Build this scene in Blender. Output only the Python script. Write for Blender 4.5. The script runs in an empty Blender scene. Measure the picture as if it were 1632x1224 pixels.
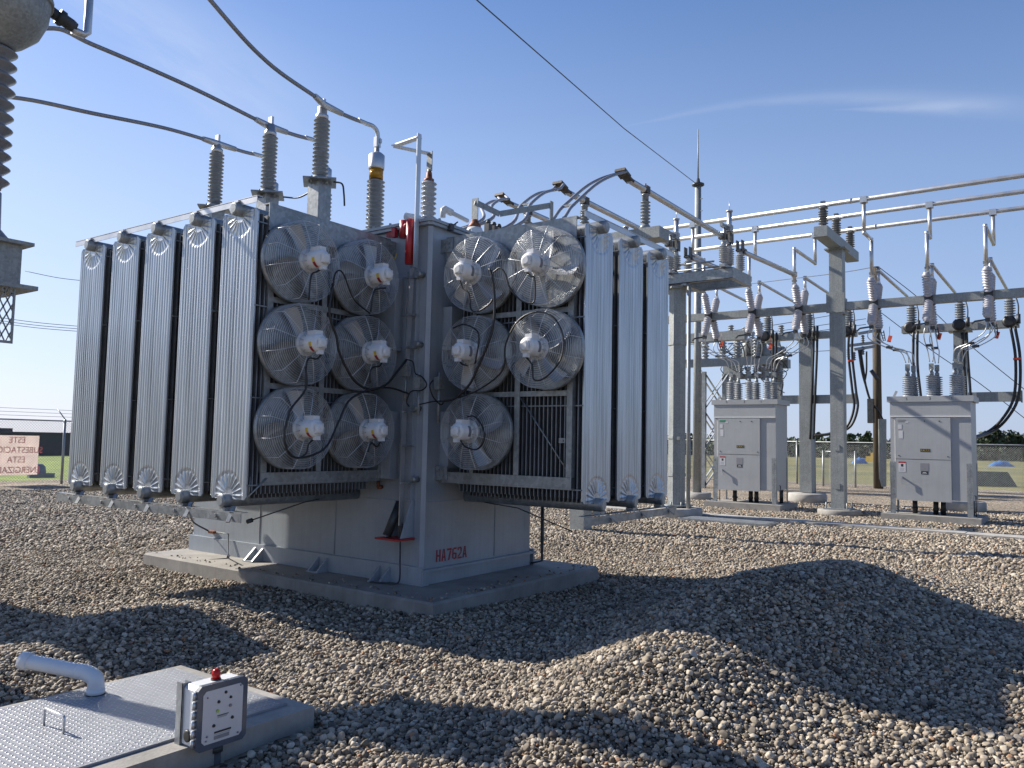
import bpy, math, random
import numpy as np
from mathutils import Vector, Matrix, Euler
random.seed(7); RNG = np.random.default_rng(7)
S = bpy.context.scene; COL = S.collection
R = math.radians; PI = math.pi

# ------------------------------------------------------------------ camera
PW, PH, PF = 1632.0, 1224.0, 1287.6
YAW, PITCH, ROLL, CAMZ = R(35.686), R(4.107), R(1.158), 1.6
_f = Vector((math.cos(YAW)*math.cos(PITCH), math.sin(YAW)*math.cos(PITCH), math.sin(PITCH)))
_r0 = Vector((math.sin(YAW), -math.cos(YAW), 0)); _u0 = _r0.cross(_f)
_r = math.cos(ROLL)*_r0 + math.sin(ROLL)*_u0
_u = -math.sin(ROLL)*_r0 + math.cos(ROLL)*_u0
CAM = Vector((0, 0, CAMZ))
cd = bpy.data.cameras.new('camera'); co = bpy.data.objects.new('camera', cd); COL.objects.link(co)
cd.sensor_width = 36; cd.lens = PF/PW*36; cd.clip_start = 0.05; cd.clip_end = 3000
co.matrix_world = Matrix(((_r.x, _u.x, -_f.x, 0), (_r.y, _u.y, -_f.y, 0), (_r.z, _u.z, -_f.z, CAMZ), (0, 0, 0, 1)))
S.camera = co
def ray(px, py): return _f + (px-PW/2)/PF*_r - (py-PH/2)/PF*_u
def onx(px, py, x): x = float(x); d = ray(px, py); return CAM + d*(x/d.x)          # where a sight line meets a real plane
def ony(px, py, y): y = float(y); d = ray(px, py); return CAM + d*(y/d.y)
def onz(px, py, z=0.0): d = ray(px, py); return CAM + d*((z-CAMZ)/d.z)
def atd(px, py, D): return CAM + ray(float(px), float(py))*float(D)

# ------------------------------------------------------------------ sun, sky, exposure
SUN = Vector((-0.27, 1.5, 1.0)).normalized()
EL = math.asin(SUN.z); AZ = math.atan2(SUN.x, SUN.y)
sl = bpy.data.lights.new('sun', 'SUN'); sl.energy = 5.0; sl.angle = R(0.55); sl.color = (1.0, 0.93, 0.82)
so = bpy.data.objects.new('sun', sl); COL.objects.link(so); so.rotation_euler = (-SUN).to_track_quat('-Z', 'Y').to_euler()
W = bpy.data.worlds.new('World'); S.world = W; W.use_nodes = True
wn = W.node_tree; wn.nodes.clear()
def N(t, typ, **kw):
    n = t.nodes.new(typ)
    for k, v in kw.items():
        if k.startswith('i_'):
            key = k[2:]; n.inputs[int(key) if key.isdigit() else key.replace('_', ' ')].default_value = v
        else: setattr(n, k, v)
    return n
def Lk(t, a, b): t.links.new(a, b)
sky = N(wn, 'ShaderNodeTexSky', sky_type='NISHITA', sun_disc=False, sun_elevation=EL, sun_rotation=AZ, altitude=10, air_density=1.0, dust_density=0.35, ozone_density=3.0)
tc = N(wn, 'ShaderNodeTexCoord')
def cirrus(az, el, tilt, length, width, bend, amount, seed):
    # one streak of cirrus fixed in the sky dome, in the tangent plane of its own centre
    c = Vector((math.cos(az)*math.cos(el), math.sin(az)*math.cos(el), math.sin(el)))
    a = Vector((0, 0, 1)).cross(c).normalized()*-1; b = a.cross(c)*-1
    if b.z < 0: b = -b
    a2 = a*math.cos(tilt)+b*math.sin(tilt); b2 = -a*math.sin(tilt)+b*math.cos(tilt)
    def dot(v):
        d = N(wn, 'ShaderNodeVectorMath', operation='DOT_PRODUCT'); Lk(wn, tc.outputs['Generated'], d.inputs[0]); d.inputs[1].default_value = v; return d.outputs['Value']
    def m(op, x, y=None):
        n = N(wn, 'ShaderNodeMath', operation=op)
        for i, q in enumerate((x, y)):
            if q is None: continue
            if isinstance(q, (int, float)): n.inputs[i].default_value = q
            else: Lk(wn, q, n.inputs[i])
        return n.outputs[0]
    u, v, w = dot(a2), dot(b2), dot(c)
    nz = N(wn, 'ShaderNodeTexNoise', noise_dimensions='4D', i_W=seed, i_Scale=9.0, i_Detail=7.0, i_Roughness=0.62)
    mp = N(wn, 'ShaderNodeCombineXYZ'); Lk(wn, m('MULTIPLY', u, 1.0), mp.inputs[0]); Lk(wn, m('MULTIPLY', v, 3.5), mp.inputs[1]); Lk(wn, mp.outputs[0], nz.inputs['Vector'])
    v = m('ADD', m('ADD', v, m('MULTIPLY', m('MULTIPLY', u, u), bend)), m('MULTIPLY', m('SUBTRACT', nz.outputs['Fac'], 0.5), width*1.6))
    wid = m('MULTIPLY', m('ADD', m('MULTIPLY', u, 1.2/length), 1.6), width*0.6)
    e = m('ADD', m('POWER', m('ABSOLUTE', m('DIVIDE', u, length)), 2.5), m('POWER', m('ABSOLUTE', m('DIVIDE', v, wid)), 2.0))
    k = m('POWER', 2.718, m('MULTIPLY', e, -1.0))
    k = m('MULTIPLY', m('MULTIPLY', k, m('GREATER_THAN', w, 0.2)), m('MULTIPLY', m('ADD', m('MULTIPLY', nz.outputs['Fac'], 1.6), -0.2), amount))
    return k, m
def dirn(px, py):
    d = ray(px, py).normalized(); return math.atan2(d.y, d.x), math.asin(d.z)
k1, m_ = cirrus(*dirn(1330, 155), R(-6), 0.20, 0.0070, 0.5, 0.22, 1.3)
k2, m_ = cirrus(*dirn(250, 40), R(-24), 0.18, 0.040, 0.2, 0.36, 4.1)
k3, m_ = cirrus(*dirn(1470, 172), R(-8), 0.07, 0.0055, 0.0, 0.42, 2.2)
kk = m_('ADD', m_('ADD', k1, k2), k3)
mx = N(wn, 'ShaderNodeMix', data_type='RGBA', blend_type='MIX', clamp_factor=True)
Lk(wn, kk, mx.inputs['Factor']); hs = N(wn, 'ShaderNodeHueSaturation', i_Saturation=1.20, i_Value=1.14); tn = N(wn, 'ShaderNodeMix', data_type='RGBA', blend_type='MULTIPLY', i_Factor=1.0); tn.inputs[7].default_value = (1.06, 1.0, 1.06, 1); Lk(wn, sky.outputs[0], tn.inputs[6]); Lk(wn, tn.outputs[2], hs.inputs['Color']); Lk(wn, hs.outputs[0], mx.inputs[6]); mx.inputs[7].default_value = (6.0, 6.5, 7.4, 1)
bg = N(wn, 'ShaderNodeBackground', i_Strength=0.072); 
# pale morning haze low in the sky, brighter toward the sun
sep = N(wn, 'ShaderNodeSeparateXYZ'); Lk(wn, tc.outputs['Generated'], sep.inputs[0])
hz = N(wn, 'ShaderNodeMapRange', interpolation_type='SMOOTHSTEP', i_1=0.66, i_2=-0.03, i_3=0.0, i_4=0.80); Lk(wn, sep.outputs[2], hz.inputs[0])
sd = N(wn, 'ShaderNodeVectorMath', operation='DOT_PRODUCT'); Lk(wn, tc.outputs['Generated'], sd.inputs[0]); sd.inputs[1].default_value = (SUN.x, SUN.y, 0)
sm = N(wn, 'ShaderNodeMapRange', i_1=-0.1, i_2=0.75); Lk(wn, sd.outputs['Value'], sm.inputs[0])
hc = N(wn, 'ShaderNodeMix', data_type='RGBA'); Lk(wn, sm.outputs[0], hc.inputs['Factor']); hc.inputs[6].default_value = (3.3, 4.2, 6.2, 1); hc.inputs[7].default_value = (5.9, 6.6, 8.2, 1)
hm = N(wn, 'ShaderNodeMix', data_type='RGBA'); Lk(wn, hz.outputs[0], hm.inputs['Factor']); Lk(wn, mx.outputs[2], hm.inputs[6]); Lk(wn, hc.outputs[2], hm.inputs[7]); Lk(wn, hm.outputs[2], bg.inputs[0])
wo = N(wn, 'ShaderNodeOutputWorld'); Lk(wn, bg.outputs[0], wo.inputs[0])
S.view_settings.view_transform = 'Standard'; S.view_settings.look = 'None'; S.view_settings.exposure = 0.85; S.view_settings.gamma = 1.0

# ------------------------------------------------------------------ materials
def mat(name, col, rough=0.5, metal=0.0, var=0.12, scale=6.0, bump=0.0, bscale=40.0, col2=None, spangle=0.0, streak=0.0, rvar=0.1, stretch=(1, 1, 1), trans=0.0, spec=0.5):
    m = bpy.data.materials.new(name); m.use_nodes = True; t = m.node_tree; t.nodes.clear()
    o = N(t, 'ShaderNodeOutputMaterial'); p = N(t, 'ShaderNodeBsdfPrincipled', i_Metallic=metal); Lk(t, p.outputs[0], o.inputs[0])
    p.inputs['Specular IOR Level'].default_value = spec
    c = N(t, 'ShaderNodeTexCoord'); mp = N(t, 'ShaderNodeMapping'); mp.inputs['Scale'].default_value = stretch; Lk(t, c.outputs['Object'], mp.inputs[0])
    nz = N(t, 'ShaderNodeTexNoise', i_Scale=scale, i_Detail=6.0, i_Roughness=0.6); Lk(t, mp.outputs[0], nz.inputs['Vector'])
    cr = N(t, 'ShaderNodeMix', data_type='RGBA')
    c2 = col2 or tuple(x*(1-2.2*var) for x in col)
    cr.inputs[6].default_value = (*c2, 1); cr.inputs[7].default_value = (*[min(1, x*(1+var)) for x in col], 1)
    mr = N(t, 'ShaderNodeMapRange', i_1=0.3, i_2=0.7); Lk(t, nz.outputs['Fac'], mr.inputs[0]); Lk(t, mr.outputs[0], cr.inputs['Factor'])
    out = cr.outputs[2]
    if spangle:
        vo = N(t, 'ShaderNodeTexVoronoi', i_Scale=spangle); Lk(t, c.outputs['Object'], vo.inputs['Vector'])
        sv = N(t, 'ShaderNodeSeparateColor'); Lk(t, vo.outputs['Color'], sv.inputs[0])
        mm = N(t, 'ShaderNodeMapRange', i_3=0.80, i_4=1.12); Lk(t, sv.outputs[0], mm.inputs[0])
        mu = N(t, 'ShaderNodeMix', data_type='RGBA', blend_type='MULTIPLY', i_Factor=1.0); Lk(t, out, mu.inputs[6]); Lk(t, mm.outputs[0], mu.inputs[7]); out = mu.outputs[2]
    if streak:
        m2 = N(t, 'ShaderNodeMapping'); m2.inputs['Scale'].default_value = (24, 24, 0.6); Lk(t, c.outputs['Object'], m2.inputs[0])
        n2 = N(t, 'ShaderNodeTexNoise', i_Scale=1.5, i_Detail=5.0); Lk(t, m2.outputs[0], n2.inputs['Vector'])
        mm = N(t, 'ShaderNodeMapRange', i_1=0.45, i_2=0.75, i_3=1.0, i_4=1.0-streak); Lk(t, n2.outputs['Fac'], mm.inputs[0])
        mu = N(t, 'ShaderNodeMix', data_type='RGBA', blend_type='MULTIPLY', i_Factor=1.0); Lk(t, out, mu.inputs[6]); Lk(t, mm.outputs[0], mu.inputs[7]); out = mu.outputs[2]
    Lk(t, out, p.inputs['Base Color'])
    rr = N(t, 'ShaderNodeMapRange', i_3=max(.03, rough-rvar), i_4=min(1, rough+rvar)); Lk(t, nz.outputs['Fac'], rr.inputs[0]); Lk(t, rr.outputs[0], p.inputs['Roughness'])
    if bump:
        nb = N(t, 'ShaderNodeTexNoise', i_Scale=bscale, i_Detail=5.0); Lk(t, c.outputs['Object'], nb.inputs['Vector'])
        b = N(t, 'ShaderNodeBump', i_Strength=bump, i_Distance=0.01); Lk(t, nb.outputs['Fac'], b.inputs['Height']); Lk(t, b.outputs[0], p.inputs['Normal'])
    if trans:
        tr = N(t, 'ShaderNodeBsdfTranslucent'); Lk(t, out, tr.inputs[0]); ms = N(t, 'ShaderNodeMixShader', i_0=trans); Lk(t, p.outputs[0], ms.inputs[1]); Lk(t, tr.outputs[0], ms.inputs[2]); Lk(t, ms.outputs[0], o.inputs[0])
    return m
M = dict(
 galv=mat('galvanised_steel', (0.312, 0.328, 0.336), .42, .55, .10, 5, .05, 60, spangle=28, streak=.12),
 rad=mat('galvanised_radiator', (.53, .565, .60), .33, .58, .10, 1.2, 0, streak=.45, rvar=.12, stretch=(22, 22, .5)),
 fin=mat('radiator_fin_edge', (.20, .215, .235), .42, .5, .12, 5, 0),
 struct=mat('weathered_galvanised', (0.297, 0.315, 0.315), .55, .35, .07, 4, .04, 50, spangle=55, streak=.15),
 alum=mat('aluminium_tube', (.55, .555, .565), .38, .75, .06, 4, 0),
 cable=mat('stranded_aluminium', (.28, .29, .32), .55, .5, .15, 60, 0, stretch=(1, 1, 1)),
 brown=mat('weathered_bronze', (.10, .085, .07), .55, .4, .3, 20),
 blade=mat('fan_blade_aluminium', (.38, .39, .40), .42, .6, .08, 4),
 hvporc=mat('grey_brown_porcelain', (.20, .20, .21), .28, 0, .1, 6),
 wire=mat('bright_wire', (.56, .58, .60), .36, .6, .08, 9),
 paint=mat('light_grey_enamel', (.325, .36, .40), .38, 0, .09, 1.7, .02, 18, streak=.10),
 paint2=mat('cabinet_grey_enamel', (.35, .362, .372), .42, 0, .04, 2, .015, 20, streak=.06),
 white=mat('white_enamel', (0.680, 0.680, 0.680), .35, 0, .04, 8, streak=.06),
 porc=mat('grey_porcelain', (0.234, 0.252, 0.270), .22, 0, .08, 6),
 porc2=mat('pale_porcelain', (0.374, 0.391, 0.416), .25, 0, .08, 6),
 poly=mat('pale_polymer', (0.425, 0.425, 0.476), .4, 0, .08, 8),
 darkporc=mat('brown_grey_porcelain', (.14, .14, .145), .25, 0, .15, 6),
 black=mat('black_rubber', (.015, .015, .017), .45, 0, .2, 10),
 dark=mat('dark_steel', (.06, .065, .07), .5, .3, .2, 8),
 red=mat('red_enamel', (.42, .02, .025), .4, 0, .2, 8),
 orange=mat('red_tag_plastic', (.75, .10, .05), .5, 0, .15, 14),
 rust=mat('rusty_copper', (.28, .10, .05), .6, .3, .35, 25),
 amber=mat('amber_oil_glass', (.55, .30, .03), .12, 0, .15, 20, trans=.35),
 yellow=mat('yellow_print', (.75, .52, .04), .5, 0, .05),
 blackp=mat('black_print', (.02, .02, .02), .5, 0, .05),
 redp=mat('red_print', (.40, .02, .03), .5, 0, .25, 30),
 plate=mat('grey_plate', (.24, .24, .26), .45, .2, .06),
 green=mat('green_print', (.04, .22, .13), .5, 0, .05),
 conc=mat('concrete', (0.300, 0.285, 0.262), .85, 0, .14, 3.5, .25, 55, streak=.10),
 conc2=mat('pale_concrete', (0.390, 0.375, 0.345), .85, 0, .12, 4, .2, 50),
 pvc=mat('white_pvc', (0.612, 0.629, 0.646), .3, 0, .03, 5),
 wood=mat('creosoted_pine', (.085, .064, .042), .85, 0, .25, 4, .3, 30, stretch=(6, 6, .4)),
 leaf=mat('far_foliage', (0.044, 0.068, 0.028), .7, 0, .35, .6),
 bark=mat('bark', (.10, .075, .055), .9, 0, .2, 6),
 shed=mat('dark_cladding', (0.022, 0.022, 0.027), .7, 0, .15, 3),
 tarp=mat('blue_tarpaulin', (.07, .20, .48), .5, 0, .15, 1.2, .4, 3),
 bin=mat('dark_green_panel', (.055, .075, .07), .7, 0, .2, 2, .2, 8),
 ymach=mat('machine_yellow', (.60, .38, .03), .5, 0, .1, 3),
 sign=mat('sunlit_sign_sheet', (.86, .78, .74), .6, 0, .05, 3, trans=.6),
 signred=mat('faded_red_letters', (.60, .25, .25), .6, 0, .12, 5, trans=.6),
 clear=mat('grey_polycarbonate', (.085, .10, .13), .15, 0, .06, 5),
 panel=mat('label_sheet', (0.527, 0.527, 0.544), .4, 0, .03, 6),
 lens=mat('red_beacon_lens', (.55, .015, .01), .2, 0, .1, 10, trans=.25),
 green2=mat('green_button', (.35, .5, .05), .4, 0, .1),
)

# ------------------------------------------------------------------ mesh building
class MB:
    def __init__(s): s.v = []; s.f = []; s.sm = []
    def _add(s, vs, fs, smooth=False):
        o = len(s.v); s.v += [Vector(p) for p in vs]; s.f += [tuple(i+o for i in f) for f in fs]; s.sm += [smooth]*len(fs); return s
    def box(s, c, d, rot=None):
        c = Vector(c); h = [x/2 for x in d]
        vs = [Vector((sx*h[0], sy*h[1], sz*h[2])) for sx in (-1, 1) for sy in (-1, 1) for sz in (-1, 1)]
        if rot is not None: vs = [rot @ v for v in vs]
        return s._add([c+v for v in vs], [(0, 1, 3, 2), (4, 6, 7, 5), (0, 4, 5, 1), (2, 3, 7, 6), (0, 2, 6, 4), (1, 5, 7, 3)])
    def mm(s, a, b):
        a, b = Vector(a), Vector(b); return s.box((a+b)/2, [abs(x) for x in (b-a)])
    def bar(s, p, q, w, h, up=(0, 0, 1)):
        p, q = Vector(p), Vector(q); z = (q-p); L = z.length; z.normalize(); up = Vector(up)
        x = up.cross(z)
        if x.length < 1e-4: x = Vector((1, 0, 0)).cross(z)
        if x.length < 1e-4: x = Vector((0, 1, 0)).cross(z)
        x.normalize(); y = z.cross(x)
        return s.box((p+q)/2, (w, h, L), Matrix((x, y, z)).transposed())
    def _leg(s, p, q, a, n, w, t):
        vs = []; p, q, a, n = Vector(p), Vector(q), Vector(a), Vector(n)
        for e in (p, q):
            for i, j in ((0, 0), (1, 0), (1, 1), (0, 1)): vs.append(e+a*(w*i)+n*(t*j))
        return s._add(vs, [(0, 1, 2, 3), (7, 6, 5, 4), (0, 4, 5, 1), (1, 5, 6, 2), (2, 6, 7, 3), (3, 7, 4, 0)])
    def tube(s, pts, r, n=8, closed=False, caps=True):
        pts = [Vector(p) for p in pts]; m = len(pts); rs = r if isinstance(r, (list, tuple)) else [r]*m
        x = None; vs = []
        for i, p in enumerate(pts):
            a = pts[i-1] if (i > 0 or closed) else pts[i]; b = pts[(i+1) % m] if (i < m-1 or closed) else pts[i]
            t = (b-a).normalized()
            if x is None:
                x = Vector((0, 0, 1)).cross(t)
                if x.length < 1e-3: x = Vector((1, 0, 0)).cross(t)
            x = (x - t*x.dot(t)).normalized(); y = t.cross(x)
            for k in range(n): vs.append(p + (x*math.cos(2*PI*k/n) + y*math.sin(2*PI*k/n))*rs[i])
        fs = []
        for i in range(m if closed else m-1):
            j = (i+1) % m
            for k in range(n): fs.append((i*n+k, i*n+(k+1) % n, j*n+(k+1) % n, j*n+k))
        s._add(vs, fs, True)
        if caps and not closed:
            o = len(s.v)-len(vs); s.f += [tuple(o+k for k in reversed(range(n))), tuple(o+(m-1)*n+k for k in range(n))]; s.sm += [False, False]
        return s
    def lathe(s, prof, o=(0, 0, 0), ax=(0, 0, 1), n=20, smooth=True):
        o = Vector(o); ax = Vector(ax).normalized(); x = Vector((1, 0, 0)) if abs(ax.x) < .9 else Vector((0, 1, 0))
        x = (x-ax*x.dot(ax)).normalized(); y = ax.cross(x); vs = []
        for r, t in prof:
            for k in range(n): vs.append(o+ax*t+(x*math.cos(2*PI*k/n)+y*math.sin(2*PI*k/n))*max(r, 1e-4))
        fs = [(i*n+k, i*n+(k+1) % n, (i+1)*n+(k+1) % n, (i+1)*n+k) for i in range(len(prof)-1) for k in range(n)]
        s._add(vs, fs, smooth); o_ = len(s.v)-len(vs); m = len(prof)
        s.f += [tuple(o_+k for k in reversed(range(n))), tuple(o_+(m-1)*n+k for k in range(n))]; s.sm += [False, False]
        return s
    def cyl(s, p, q, r, n=16, r2=None):
        p, q = Vector(p), Vector(q); return s.lathe([(r, 0), (r if r2 is None else r2, (q-p).length)], p, q-p, n)
    def prism(s, poly, a, b, ax):
        # polygon given as 3-D points, pushed along ax from a to b
        ax = Vector(ax); n = len(poly); vs = [Vector(p)+ax*a for p in poly]+[Vector(p)+ax*b for p in poly]
        fs = [tuple(range(n)), tuple(reversed(range(n, 2*n)))]+[(i, i+n, (i+1) % n+n, (i+1) % n) for i in range(n)]
        return s._add(vs, fs)
    def quad(s, a, b, c, d): return s._add([a, b, c, d], [(0, 1, 2, 3)])
    def insul(s, p, q, rc, rs, n, seg=18):
        # a stack of sheds from p to q
        p, q = Vector(p), Vector(q); L = (q-p).length; d = L/n; pr = [(rc, 0)]
        for i in range(n): pr += [(rc, (i+.12)*d), (rs*.96, (i+.50)*d), (rs, (i+.58)*d), (rs*.93, (i+.68)*d), (rc, (i+.92)*d)]
        pr.append((rc, L)); return s.lathe(pr, p, q-p, seg)
    def xf(s, m): s.v = [m @ v for v in s.v]; return s
    def build(s, name, m, parent=None, label=None):
        me = bpy.data.meshes.new(name); o = Vector((0, 0, 0)); a = parent
        while a is not None: o += a.location; a = a.parent
        me.from_pydata([tuple(v-o) for v in s.v], [], s.f); me.update()
        me.polygons.foreach_set('use_smooth', s.sm)
        import bmesh
        bm = bmesh.new(); bm.from_mesh(me); bmesh.ops.recalc_face_normals(bm, faces=bm.faces); bm.to_mesh(me); bm.free()
        me.materials.append(M[m] if isinstance(m, str) else m)
        ob = bpy.data.objects.new(name, me); COL.objects.link(ob); ob.parent = parent
        if label: ob['label'] = label
        return ob
def tag(o, label, cat, group=None, kind=None):
    if label: o['label'] = label
    if cat: o['category'] = cat
    if group: o['group'] = group
    if kind: o['kind'] = kind
    return o
def thing(name, label, cat, loc=(0, 0, 0), group=None):
    o = bpy.data.objects.new(name, None); COL.objects.link(o); o.location = loc; o.empty_display_size = .2
    return tag(o, label, cat, group)
def copy_tree(o, parent=None):
    c = o.copy(); COL.objects.link(c); c.parent = parent
    for ch in list(o.children): copy_tree(ch, c)
    return c
def curve(pts, k=6):
    # Catmull-Rom through the points
    P = [Vector(p) for p in pts]; P = [P[0]*2-P[1]]+P+[P[-1]*2-P[-2]]; out = []
    for i in range(1, len(P)-2):
        a, b, c, d = P[i-1:i+3]
        for j in range(k):
            t = j/k; out.append(.5*((2*b)+(c-a)*t+(2*a-5*b+4*c-d)*t*t+(3*b-3*c+d-a)*t**3))
    return out+[P[-2]]
def text(body, size, name, m, parent, o, right, up, depth=.002, align='CENTER', sx=1.0):
    # real lettering: the built-in font turned into a mesh standing on a surface
    fc = bpy.data.curves.new(name, 'FONT'); fc.body = body; fc.size = size; fc.align_x = align; fc.align_y = 'CENTER'; fc.extrude = depth
    t = bpy.data.objects.new(name, fc); COL.objects.link(t); dg = bpy.context.evaluated_depsgraph_get()
    me = bpy.data.meshes.new_from_object(t.evaluated_get(dg)); COL.objects.unlink(t); bpy.data.objects.remove(t)
    b = MB(); right, up = Vector(right), Vector(up); n = right.cross(up); o = Vector(o)
    b._add([o+right*(v.co.x*sx)+up*v.co.y+n*v.co.z for v in me.vertices], [tuple(p.vertices) for p in me.polygons])
    bpy.data.meshes.remove(me)
    return b.build(name, m, parent)
# ------------------------------------------------------------------ ground
def gh(x, y):
    x = np.asarray(x, float); y = np.asarray(y, float); g = np.exp
    z = .24*g(-((x-4.5)/1.0)**2-((y-2.2)/.70)**2) + .46*g(-((x-8.5)/2.0)**2-((y-2.15)/.95)**2) + .34*g(-((x-6.3)/1.45)**2-((y-2.2)/.85)**2)
    z = z + .16*g(-((x-3.9)/.7)**2-((y-6.2)/.9)**2) + .10*g(-((x-2.7)/1.2)**2-((y-5.9)/.6)**2)
    w = np.sqrt(x*x+y*y); near = g(-(w/22)**2)
    z = z + near*(.022*np.sin(1.9*x+.6*y)+.018*np.sin(2.7*y-1.1*x+1.3)+.012*np.sin(5.1*x+3.7*y)*np.sin(4.3*y-2.2*x))
    return z
def gmat(name, cols, vs, far):
    m = bpy.data.materials.new(name); m.use_nodes = True; t = m.node_tree; p = t.nodes['Principled BSDF']; p.inputs['Roughness'].default_value = .9
    p.inputs['Specular IOR Level'].default_value = .2
    c = N(t, 'ShaderNodeTexCoord'); v = N(t, 'ShaderNodeTexVoronoi', i_Scale=vs); Lk(t, c.outputs['Object'], v.inputs['Vector'])
    sp = N(t, 'ShaderNodeSeparateColor'); Lk(t, v.outputs['Color'], sp.inputs[0])
    r = N(t, 'ShaderNodeValToRGB'); Lk(t, sp.outputs[0], r.inputs[0]); e = r.color_ramp.elements
    for i, (q, cc) in enumerate(cols):
        x = e[i] if i < 2 else e.new(q); x.position = q; x.color = (*cc, 1)
    nz = N(t, 'ShaderNodeTexNoise', i_Scale=.35, i_Detail=4.0); Lk(t, c.outputs['Object'], nz.inputs['Vector'])
    mm = N(t, 'ShaderNodeMapRange', i_1=.3, i_2=.7, i_3=.8, i_4=1.15); Lk(t, nz.outputs['Fac'], mm.inputs[0])
    mu = N(t, 'ShaderNodeMix', data_type='RGBA', blend_type='MULTIPLY', i_Factor=1.0); Lk(t, r.outputs[0], mu.inputs[6]); Lk(t, mm.outputs[0], mu.inputs[7]); Lk(t, mu.outputs[2], p.inputs['Base Color'])
    b = N(t, 'ShaderNodeBump', i_Strength=.9, i_Distance=far, invert=True); Lk(t, v.outputs['Distance'], b.inputs['Height']); Lk(t, b.outputs[0], p.inputs['Normal'])
    return m
STONE = [(0.0, (.06, .055, .05)), (.22, (.155, .128, .096)), (.45, (.27, .225, .168)), (.7, (.375, .318, .243)), (.9, (.48, .425, .345)), (1.0, (.28, .15, .08))]
g_mat = gmat('yard_gravel_bed', [(q, tuple(x*.97 for x in c)) for q, c in STONE], 24, .03)
f_mat = mat('rough_meadow', (.19, .165, .055), .95, 0, .30, .12, .4, 2, col2=(.075, .085, .025))
b = MB(); b._add([(-900, -900, -.12), (1500, -900, -.12), (1500, 1500, -.12), (-900, 1500, -.12)], [(0, 1, 2, 3)])
tag(b.build('ground', f_mat), None, None, kind='structure')
def axis(a, c0, c1, e, fine, coarse):
    r = list(np.arange(a, c0, coarse))+list(np.arange(c0, c1, fine))+list(np.arange(c1, e+coarse, coarse)); return np.array(r)
gx, gy = axis(-14, -1, 15, 39.5, .085, .8), axis(-34, -2, 13, 29, .085, .8)
GX, GY = np.meshgrid(gx, gy, indexing='ij'); GZ = gh(GX, GY)-.012
nx, ny = GX.shape; idx = np.arange(nx*ny).reshape(nx, ny)
b = MB(); b.v = [Vector(p) for p in np.stack([GX, GY, GZ], -1).reshape(-1, 3)]
b.f = np.stack([idx[:-1, :-1], idx[1:, :-1], idx[1:, 1:], idx[:-1, 1:]], -1).reshape(-1, 4).tolist(); b.sm = [True]*len(b.f)
tag(b.build('gravel_yard', g_mat), None, None, kind='structure')

# loose stones: points with size, turn and tone, one geometry-nodes object
def scatter(d0, d1, sp, r0, r1, layers=1):
    out = []
    for l in range(layers):
        n = int(2*d1/sp)+2; a = np.arange(n)*sp-d1
        X, Y = np.meshgrid(a, a); X = X+RNG.uniform(-.5, .5, X.shape)*sp; Y = Y+RNG.uniform(-.5, .5, X.shape)*sp
        X, Y = X.ravel(), Y.ravel(); d = np.hypot(X, Y); an = np.arctan2(Y, X)-YAW
        k = (d >= d0*RNG.uniform(.93, 1.07, d.shape)) & (d < d1*RNG.uniform(.93, 1.07, d.shape)) & (np.abs(an) < R(39)+.5/np.maximum(d, .5))
        X, Y = X[k], Y[k]; pad = (X > 5.57) & (X < 8.52) & (Y > 4.83) & (Y < 9.5); sm = (X > 1.2) & (X < 3.1) & (Y > 3.38) & (Y < 4.85)
        X, Y = X[~(pad | sm)], Y[~(pad | sm)]; s = r0*(r1/r0)**RNG.beta(1.0, 1.5, X.shape)
        out.append(np.stack([X, Y, gh(X, Y)+s*(.12+l*.85), s], 1))
    return np.concatenate(out)
P = np.concatenate([scatter(1.2, 7, .027, .0065, .0245, 2), scatter(7, 13, .042, .010, .030), scatter(13, 25, .070, .019, .042)])
ex = []
for k in range(150):   # strays kicked onto the slab edge
    e = abs(RNG.normal(0, .10)); s = RNG.uniform(.006, .016)
    x, y = ((5.60+e, RNG.uniform(4.9, 9.4)), (RNG.uniform(5.6, 8.4), 4.85+e))[k % 2]
    if x < 6.05 or y < 5.38: ex.append((x, y, .15+s*.45, s))
P = np.concatenate([P, np.array(ex)])
me = bpy.data.meshes.new('gravel'); me.vertices.add(len(P)); me.vertices.foreach_set('co', P[:, :3].astype(np.float32).ravel())
def attr(nm, ty, arr, key):
    a = me.attributes.new(nm, ty, 'POINT'); a.data.foreach_set(key, np.ascontiguousarray(arr).ravel())
n = len(P); sc = P[:, 3:4]*RNG.uniform(.75, 1.25, (n, 3)); sc[:, 2] *= .72
attr('scl', 'FLOAT_VECTOR', sc.astype(np.float32), 'vector')
rot = np.stack([RNG.normal(0, .45, n), RNG.normal(0, .45, n), RNG.uniform(0, 6.28, n)], 1); attr('rot', 'FLOAT_VECTOR', rot.astype(np.float32), 'vector')
attr('tone', 'FLOAT', np.where(RNG.uniform(size=n) < .025, 1.0, RNG.beta(1.35, 1.35, n)*.92).astype(np.float32), 'value'); attr('pick', 'INT', RNG.integers(0, 6, n).astype(np.int32), 'value')
s_mat = bpy.data.materials.new('river_stone'); s_mat.use_nodes = True; t = s_mat.node_tree; p = t.nodes['Principled BSDF']; p.inputs['Roughness'].default_value = .72; p.inputs['Specular IOR Level'].default_value = .35
a = N(t, 'ShaderNodeAttribute', attribute_type='INSTANCER', attribute_name='tone'); r = N(t, 'ShaderNodeValToRGB'); e = r.color_ramp.elements
for i, (q, cc) in enumerate(STONE):
    x = e[i] if i < 2 else e.new(min(q, .995)); x.position = min(q, .995) if q < 1 else 1.0; x.color = (*cc, 1)
c = N(t, 'ShaderNodeTexCoord'); nz = N(t, 'ShaderNodeTexNoise', i_Scale=2.3, i_Detail=5.0); Lk(t, c.outputs['Object'], nz.inputs['Vector'])
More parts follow.
